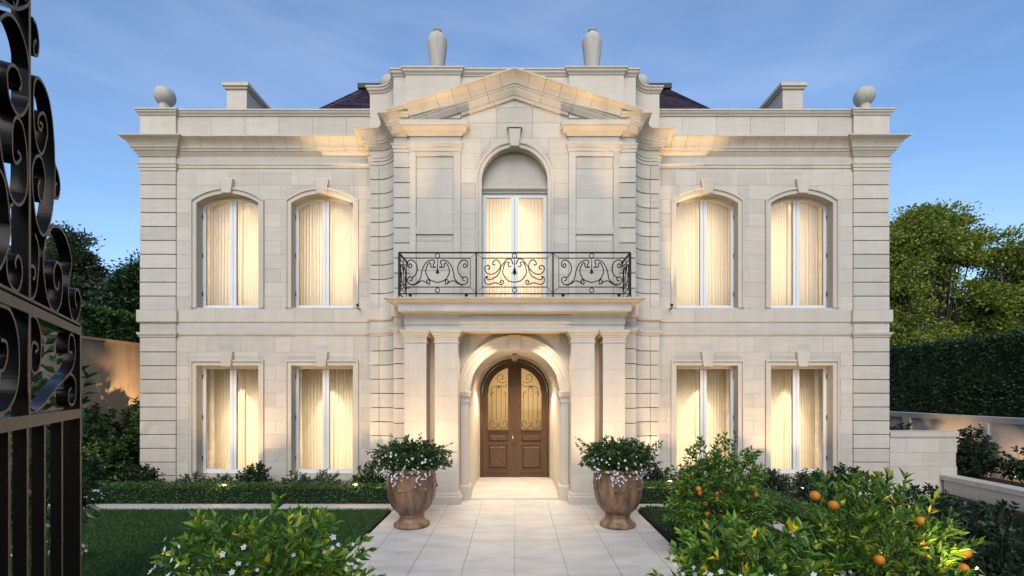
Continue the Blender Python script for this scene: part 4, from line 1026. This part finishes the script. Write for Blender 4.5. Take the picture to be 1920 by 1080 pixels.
# white flowers in the bed/lawn corner
t, _ = shrub('flowering_plant', -8.6, 9.5, 0.03, .5, .25, .35, 'low plant covered in tiny white flowers at the left end of the hedge', 'lf_box', n=50, per=9, leafL=.05, group='white flowering plants', flowers=120, fl_band=(.1, 1), fl_r=.022)
t, _ = shrub('flowering_plant', -6.15, 6.3, 0, .55, .35, .30, 'patch of white flowers on the lawn behind the gate bars', 'lf_box', n=60, per=9, leafL=.06, group='white flowering plants', flowers=130, fl_band=(.3, 1), fl_r=.024)
# shrubs behind the hedge along the facade
fs = [(-8.05, .42, .68, 'lf_dark', 'dark shrub behind the hedge under the left corner pier'), (-6.95, .45, .52, 'lf_grey', 'low grey green shrub under the outer left window'), (-6.35, .42, .50, 'lf_grey', 'second low grey green shrub beside the round dark bush'),
      (-5.62, .40, .72, 'lf_dark', 'round dark bush between the two left windows'), (-4.75, .42, .52, 'lf_grey', 'low shrub under the left part of the inner left window'), (-4.1, .42, .56, 'lf_grey', 'low shrub under the right part of the inner left window'),
      (-3.05, .42, .80, 'lf_dark', 'dark shrub beside the left pot at the foot of the bay')]
for x, r_, h_, mt, l_ in fs:
    shrub('bed_shrub', x, 10.45 if x < -3.5 else 10.15, 0, r_, .28, h_, l_, mt, n=80, per=10, leafL=.075 if mt == 'lf_dark' else .055, lw=.5, group='shrubs in the bed under the facade')
for x, r_, h_, mt, l_ in [(3.05, .42, .78, 'lf_dark', 'dark shrub beside the right pot at the foot of the bay'), (3.75, .35, .66, 'lf_dark', 'dark shrub behind the far orange tree'), (5.4, .5, .62, 'lf_dark', 'dark shrub between the two right windows'),
                          (6.3, .45, .58, 'lf_dark', 'dark shrub under the outer right window'), (7.1, .5, .72, 'lf_dark', 'dark shrub under the right corner pier')]:
    shrub('bed_shrub', x, 10.3, 0, r_, .3, h_, l_, mt, n=80, per=10, leafL=.08, lw=.5, group='shrubs in the bed under the facade')
for x, y, r_, h_, l_ in [(5.5, 8.6, .45, .75, 'dark shrub behind the long low hedge'), (5.6, 7.4, .5, .8, 'middle dark shrub beside the long low hedge'), (6.1, 6.2, .55, .85, 'near dark shrub right of the long low hedge'), (6.8, 8.0, .5, .7, 'dark shrub near the sunken side path')]:
    shrub('bed_shrub', x, y, 0, r_, r_, h_, l_, 'lf_dark', n=90, per=10, leafL=.08, lw=.5, group='dark shrubs in the right bed')
for x, y, r_, h_, l_ in [(10.9, 13.6, .55, 1.25, 'climbing shrub against the boundary wall near the mansion'), (11.4, 12.0, .5, 1.3, 'arching shrub above the block wall end'), (11.2, 10.4, .6, 1.0, 'dark rounded shrub above the low stone wall'),
                         (11.6, 9.4, .45, 1.2, 'leggy shrub at the right edge against the pale wall'), (10.7, 9.0, .5, .75, 'low dark shrub spilling to the low stone wall'), (10.75, 11.4, .5, 1.0, 'dark shrub behind the end of the block wall')]:
    shrub('leafy_shrub', x, y, .1, r_, r_, h_, l_, 'lf_dark', n=90, per=10, leafL=.11, lw=.5, group='shrubs against the right wall')

# ------------------------------------------------------------------ pots
def pot(sx_):
    side = 'left' if sx_ < 0 else 'right'
    x, y = sx_*1.735, 8.15
    t = thing('garden_urn', (x, y, 0), f'large glazed brown terracotta garden urn {side} of the portico', 'urn', 'large terracotta urns flanking the path')
    prof = [(.285, .0), (.30, .02), (.295, .05), (.25, .085), (.205, .13), (.195, .17), (.215, .20), (.205, .215), (.27, .27), (.34, .36), (.385, .48), (.405, .62), (.41, .74), (.40, .82), (.405, .86), (.39, .90), (.40, .925), (.44, .94), (.445, .97), (.43, .985), (.39, .985), (.375, .93), (.37, .90)]
    M().lathe(prof, (x, y, 0), 48, wob=lambda a, z: .006*math.sin(3*a+z*4)).build('body', 'terracotta', t, smooth=True, sharp=60)
    M().tube([V(x+.408*math.cos(a), y+.408*math.sin(a), .70+.05*math.cos(6*a)) for a in np.linspace(0, 2*PI, 61)[:-1]], .011, 6, closed=True).build('garland', 'terracotta', t, smooth=True)
    for k in range(6):
        a = k*PI/3+.26; M().ball((x+.405*math.cos(a), y+.405*math.sin(a), .66), .035, 10, 7).build('medallion', 'terracotta', t, smooth=True)
    M().lathe([(.365, .88), (.365, .90), (.36, .905)], (x, y, 0), 24).build('potting_soil', 'soil', t)
    tp = thing('potted_shrub', (x, y, .91), f'dark leafy shrub with white star flowers filling the {side} urn', 'potted plant', 'flowering shrubs in the urns')
    Pp, Dd = [], []; st = M()
    for i in range(330):
        a = random.uniform(0, 2*PI); e = math.acos(random.uniform(-.38, 1)); rr = random.uniform(.7, 1.12)
        tip = V(x+.62*rr*math.sin(e)*math.cos(a), y+.5*rr*math.sin(e)*math.sin(a), 1.10+(.36 if math.cos(e) > 0 else .30)*math.cos(e)*rr)
        o = tip-V(x, y, .95); o /= np.linalg.norm(o)
        if i % 3 == 0: st.tube([V(x, y, .95), (V(x, y, 1.05)+tip)/2+V(0, 0, .05), tip], .006, 4, .002)
        for q in range(9): Pp.append(tip-o*random.uniform(0, .10)); Dd.append(o*.7+rng.normal(size=3)*.65)
    for i in range(1500):
        d = rng.normal(size=3); d /= np.linalg.norm(d); Pp.append(V(x, y, 1.12)+d*V(.5, .4, .26)*random.uniform(.4, 1)); Dd.append(d+rng.normal(size=3)*.5)
    # a few leggy shoots
    for i in range(9):
        a = random.uniform(0, 2*PI) if i > 2 else (PI if sx_ > 0 else 0)+random.uniform(-.5, .5); b = V(x+.3*math.cos(a), y+.25*math.sin(a), 1.2); q = b+V(.42*math.cos(a), .3*math.sin(a), random.uniform(.02, .3)); st.tube([b, (b+q)/2+V(0, 0, .03), q], .005, 4, .002)
        for k in range(12): Pp.append(b+(q-b)*(.35+.65*k/11)); Dd.append((q-b)*.8+rng.normal(size=3)*.3)
    st.build('stem', 'greenstem', tp)['kind'] = 'stuff'
    leaf_mesh('leaves', Pp, Dd, .075, .030, 'lf_pot', tp)
    fm = M()
    for i in range(190):
        a = random.uniform(PI*1.0, PI*2.0) if i % 4 else random.uniform(0, 2*PI); zz = random.uniform(.84, 1.30); rr = .50 if zz > .98 else .455
        if random.random() < (zz-.84)*1.7: continue
        rr *= random.uniform(.97, 1.12)
        flower(fm, V(x+rr*1.12*math.cos(a), y+rr*math.sin(a), zz), .019*random.uniform(.6, 1.2), V(math.cos(a), math.sin(a), .3))
    for k in range(2):      # trailing strands
        xx_ = x+random.uniform(-.25, .35)
        for j in range(9): flower(fm, V(xx_+random.uniform(-.05, .05), y-.46, .97-.026*j-random.uniform(0,.02)), .015, V(0, -1, .2))
    fm.build('flowers', 'petal', tp, recalc=False)['kind'] = 'stuff'
pot(-1); pot(1)

# ------------------------------------------------------------------ foreground planting
tl, _ = shrub('gardenia_bush', -2.05, 3.95, 0, .92, .62, 1.36, 'glossy green bush with yellow leaves and white flowers in front of the lawn', 'lf_gard', n=190, per=10, leafL=.105, lw=.42, cat='bush', flowers=85, fl_band=(.15, .80), fl_r=.021, parts=280, star=True, up=.8, group='bushes in the foreground')
tr_, _ = shrub('gardenia_bush', 1.84, 3.75, 0, .80, .55, 1.30, 'glossy green bush with white flowers at the bottom right of the path', 'lf_gard', n=180, per=10, leafL=.105, lw=.42, cat='bush', flowers=70, fl_band=(.1, .7), fl_r=.021, parts=280, star=True, up=.8, group='bushes in the foreground')
def orange(t, px, py, Y, r, green=False):
    p = P(px, py, Y+.30); o = M().ball(tuple(p), r, 16, 10).build('orange', 'orange', t, smooth=True, sharp=180)
tc_, _ = shrub('orange_tree', 2.98, 4.05, 0, .82, .60, 1.60, 'near orange tree with ripe fruit and narrow leaves at the lower right', 'lf_citrus', n=240, per=12, leafL=.095, lw=.30, cat='orange tree', group='orange trees in the right bed', parts=290, up=.9)
M().tube([V(2.98, 4.05, 0), V(3.0, 4.05, .5), V(2.95, 4.05, 1.0)], .03, 8, .015).build('trunk', 'bark', tc_, smooth=True)
for q in ((1528, 930, 3.42), (1563, 948, 3.4), (1727, 978, 3.38), (1725, 1012, 3.5), (1810, 1037, 3.4), (1806, 1066, 3.4), (1648, 1050, 3.35)): orange(tc_, *q, .039)
tf_, _ = shrub('orange_tree', 2.76, 6.5, 0, .74, .6, 1.72, 'far small orange tree in front of the right windows', 'lf_citrus', n=260, per=12, leafL=.085, lw=.32, cat='orange tree', group='orange trees in the right bed', up=.8, spread=.95)
M().tube([V(2.76, 6.5, 0), V(2.78, 6.5, .5), V(2.74, 6.5, 1.1)], .035, 8, .015).build('trunk', 'bark', tf_, smooth=True)
for q in ((1310, 917), (1313, 925), (1345, 927), (1343, 936), (1323, 944), (1416, 928), (1411, 914), (1326, 964), (1394, 942)): orange(tf_, *q, 5.95, .036)
shrub('dark_bush', 4.6, 4.6, 0, .5, .45, 1.12, 'dark bush in the bottom right corner beside the near orange tree', 'lf_dark', n=150, per=10, leafL=.085, lw=.42, cat='bush')

# trees across the street behind the viewer: they show only as reflections in the panes
pp_, dd_ = [], []
for k in range(15):
    p_, d_, _c = crown_points((-28+k*4+random.uniform(-.8, .8), -15+random.uniform(-2, 2), random.uniform(3.0, 4.5)), (2.8, 1.6, random.uniform(2.8, 3.8)), 60, 60, .9, .3); pp_.append(p_); dd_.append(d_)
tag(leaf_mesh('street_trees', np.concatenate(pp_), np.concatenate(dd_), .42, .26, 'lf_tree'), 'row of leafy street trees seen only as reflections in the window panes', 'trees')

# ------------------------------------------------------------------ iron gate
c_g = -.66; dY = .85; gn = V(-.85, -.527, 0)
def G(u_, v_): Y_ = 2.4-u_*dY; return V(-.62*Y_+c_g, Y_, v_)
def Gpx(px, py): Y_ = c_g/((px-CX)/F+.62); return np.array([(2.4-Y_)/dY, H-(py-HY)*Y_/F])
gt = thing('iron_gate', tuple(G(0, 0)), 'open black wrought iron gate leaf with scrolls at the left edge', 'gate')
gu = V(.527, -.85, 0)
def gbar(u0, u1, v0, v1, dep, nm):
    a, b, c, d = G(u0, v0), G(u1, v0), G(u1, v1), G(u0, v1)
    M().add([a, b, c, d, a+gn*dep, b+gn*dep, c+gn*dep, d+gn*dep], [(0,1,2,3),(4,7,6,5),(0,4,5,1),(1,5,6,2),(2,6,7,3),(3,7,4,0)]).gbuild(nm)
gbar(0, .035, .08, 2.575, .062, 'end_stile')
gbar(.036, 1.95, 2.528, 2.565, .05, 'rail'); gbar(.036, 1.95, 2.123, 2.168, .05, 'rail'); gbar(.036, 1.95, .10, .16, .05, 'rail')
gbar(.036, 1.95, 2.575, 2.585, .035, 'rail')
ub = lambda px: float(Gpx(px, 700)[0])
for pxb in (118, 86, 54, 20, -25, -80, -150):
    u0 = ub(pxb); gbar(u0, u0+.022, .161, 2.122, .036, 'bar')
u0 = ub(58); gbar(u0, u0+.024, 2.586, 3.75, .045, 'upper_stile'); gbar(u0, u0+.024, 2.169, 2.527, .045, 'upper_stile')
gbar(1.95, 2.0, .05, 3.9, .07, 'hinge_stile')
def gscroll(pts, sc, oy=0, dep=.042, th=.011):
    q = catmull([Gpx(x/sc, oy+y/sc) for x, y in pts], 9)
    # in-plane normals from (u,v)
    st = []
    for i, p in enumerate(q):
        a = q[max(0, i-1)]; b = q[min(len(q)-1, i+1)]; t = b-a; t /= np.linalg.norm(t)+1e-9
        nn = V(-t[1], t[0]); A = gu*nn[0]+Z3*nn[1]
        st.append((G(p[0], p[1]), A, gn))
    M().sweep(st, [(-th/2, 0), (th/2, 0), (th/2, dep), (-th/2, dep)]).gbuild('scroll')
gscroll([(130, 610), (146, 570), (120, 470), (80, 440), (50, 490), (62, 640), (100, 745), (142, 780), (185, 720), (203, 580), (182, 350), (130, 180), (60, 95), (-20, 160), (-80, 340)], 3.6)
gscroll([(66, 565), (79, 590), (62, 612), (49, 580), (48, 485), (62, 440), (88, 480), (103, 600), (100, 720), (75, 768), (42, 735), (12, 610), (-10, 440)], 2)
gscroll([(150, 458), (160, 470), (153, 488), (143, 468), (148, 432), (168, 430), (178, 500), (160, 575), (138, 540), (127, 440), (128, 325), (143, 292), (170, 330), (190, 400), (203, 520), (206, 680), (192, 820), (165, 882), (138, 830), (123, 700), (124, 620), (140, 585), (158, 600), (170, 670), (160, 752), (148, 740), (143, 700), (150, 675)], 2)
gscroll([(124, 70), (138, 98), (147, 160), (142, 207), (128, 200), (128, 165), (136, 150)], 2)
gscroll([(207, 615), (219, 650), (226, 700), (219, 742), (208, 735), (208, 695), (214, 688)], 2)
gscroll([(400, 820), (392, 870), (370, 850), (364, 760), (386, 690), (420, 760), (416, 940), (380, 1025), (330, 960), (300, 800), (295, 650), (318, 510), (370, 445), (430, 490), (470, 600), (485, 700), (468, 800), (463, 900), (475, 1020), (500, 1088), (530, 1060), (548, 960), (530, 880), (510, 890), (510, 960), (520, 995)], 3.6, 300)
gscroll([(238, 500), (260, 580), (262, 720), (245, 880), (215, 940), (200, 880), (200, 760), (216, 715), (238, 740), (236, 795), (222, 800)], 3.6, 300)
gscroll([(92, 292), (66, 330), (72, 450), (55, 590), (20, 700), (-40, 790)], 3.6, 300)
gscroll([(-20, 30), (30, 130), (56, 280), (68, 420)], 3.6, 300)
gscroll([(45, 640), (52, 780), (88, 865), (125, 880), (150, 790), (145, 690), (125, 648), (105, 680), (108, 730)], 3.6, 300)
gscroll([(-10, 60), (42, 90), (70, 200), (68, 360), (35, 450), (-20, 480)], 2, 540)
gscroll([(5, 195), (25, 205), (28, 260), (10, 310), (-20, 290), (-30, 220), (-14, 140)], 2, 540)
gscroll([(132, 240), (142, 230), (138, 210), (122, 210), (117, 290), (130, 320), (150, 290), (155, 190), (140, 120), (118, 105), (108, 150), (108, 400), (132, 455), (165, 438), (215, 372), (268, 312), (283, 245), (276, 182), (262, 180), (258, 235), (270, 242)], 2, 540)
gscroll([(236, 350), (262, 322), (282, 345), (285, 400), (276, 435), (260, 432), (258, 390), (268, 375)], 2, 540)
gscroll([(170, 0), (200, -30), (190, 30), (120, 60), (40, 20), (-40, -60)], 3.6)
gscroll([(90, 10), (100, 50), (110, 40), (125, -30), (100, -120), (40, -160)], 3.6)

# ------------------------------------------------------------------ lamps (spike lights, washes), some added only to brighten garden walls
def spike(x, y, z, aim, e, label, spot=95, lens=True, color=WARM, blend=.8, h=None, rad=.032, bracket=False, size=.03):
    t = thing('spike_light', (x, y, 0 if h is None else h), label, 'garden light', 'small garden uplights')
    z0 = 0 if h is None else h
    d = V(*aim)-V(x, y, z); d /= np.linalg.norm(d)
    if z-z0 > .06: M().tube([V(x, y, z0), V(x, y, z-.03)], .008, 6).build('stake', 'fixture', t)
    if bracket: M().box(x-.01, x+.01, y, YW, z0+.001, z0+.02).build('bracket', 'fixture', t)
    M().tube([V(x, y, z)-d*.05, V(x, y, z)], rad, 12).build('housing', 'fixture', t, smooth=True)
    if lens: M().tube([V(x, y, z)+d*.001, V(x, y, z)+d*.006], rad*.85, 12).build('lens', 'bulb', t, smooth=True)
    if lens: light('spike_glow', 'POINT', (x, y-.05, z+.05), 1.6 if rad > .02 else .25, color, .012 if rad > .02 else .005)
    l = light('spike_lamp', 'SPOT', tuple(V(x, y, z)+d*.03), e, color, size, aim=aim, spot=spot, blend=blend)
    return t
spike(-5.80, 9.66, .385, (-6.2, 11.2, 2.6), 90, 'lit spike light in the hedge under the outer left window')
spike(-3.18, 9.66, .39, (-3.3, 11.2, 3.2), 60, 'lit spike light in the hedge near the left urn')
spike(3.18, 9.90, .42, (3.3, 11.2, 3.2), 60, 'lit spike light in the hedge behind the right urn')
spike(5.80, 9.75, .30, (6.2, 11.2, 2.6), 90, 'lit spike light under the outer right window')
spike(3.30, 3.45, .99, (2.9, 4.3, 1.7), 10, 'lit spike light in the foliage at the bottom right', spot=150, rad=.009)
spike(-8.95, 13.2, 1.1, (-10.6, 11.8, 2.5), 130, 'added light out of view behind the left mansion corner brightening the tan wall', spot=125, lens=False)  # unseen lamp, added to brighten the tan wall
spike(-9.5, 10.3, .5, (-9.2, 11.6, 1.1), 30, 'lit spike light low among the left border shrubs', spot=120, lens=False)
spike(11.0, 12.9, .35, (12.0, 13.6, 1.2), 40, 'lit spike light among the shrubs under the boundary wall behind the block wall', spot=120, lens=False, h=.1)
spike(11.0, 10.7, .35, (12.0, 11.2, 1.1), 40, 'added spike light at the right edge brightening the pale wall', spot=120, lens=False, h=.1)  # extra lamp, put in to lift the pale boundary wall
# cornice washes standing on the string course beside the bay, portico and balcony washes
for s_ in (-1, 1):
    sd = 'left' if s_ < 0 else 'right'
    spike(s_*3.55, 10.92, 4.24, (s_*3.95, 10.74, 8.0), 520, f'small uplight on the string course {sd} of the bay', lens=False, spot=34, h=4.13, blend=1, bracket=True, size=.09)
    spike(s_*2.05, 9.50, 4.18, (s_*2.0, 10.05, 8.3), 330, f'small uplight on the balcony floor at its {sd} end', lens=False, spot=25, h=4.09, blend=1)
    spike(s_*.95, 9.50, 4.18, (s_*.95, 10.03, 8.5), 330, f'small uplight on the balcony floor {sd} of the tall window', lens=False, spot=27, h=4.09, blend=1)
    spike(s_*1.64, 8.62, .05, (s_*1.42, 9.72, 3.7), 100, f'ground uplight behind the {sd} urn washing the inner column', lens=False, spot=90, h=0, blend=1)
    spike(s_*2.0, 8.62, .05, (s_*1.98, 9.72, 3.7), 90, f'ground uplight behind the {sd} urn washing the outer column', lens=False, spot=90, h=0, blend=1)
    spike(s_*2.75, 9.75, .08, (s_*2.9, 10.6, 3.0), 60, f'ground uplight at the foot of the {sd} curved bay flank', lens=False, spot=80, h=0, blend=.9)
    light('vestibule_lamp', 'SPOT', (s_*.80, 12.05, 2.3), 40, (1, .82, .58), .03, aim=(s_*.3, 11.2, 0), spot=150, blend=.9)
dlt = M().lathe([(.05, 0), (.05, .02)], (0, 11.5, 3.13), 16).build('downlight', 'fixture', aw)
light('vestibule_downlight', 'SPOT', (0, 11.5, 3.11), 110, (1, .80, .54), .008, aim=(0, 11.5, 0), spot=130, blend=.8)
for s_ in (-1, 1): light('portico_downlight', 'SPOT', (s_*.55, 9.78, 3.44), 40, (1, .74, .45), .03, aim=(s_*.8, 9.9, 0), spot=110, blend=.9)
print('objects', len(bpy.data.objects))
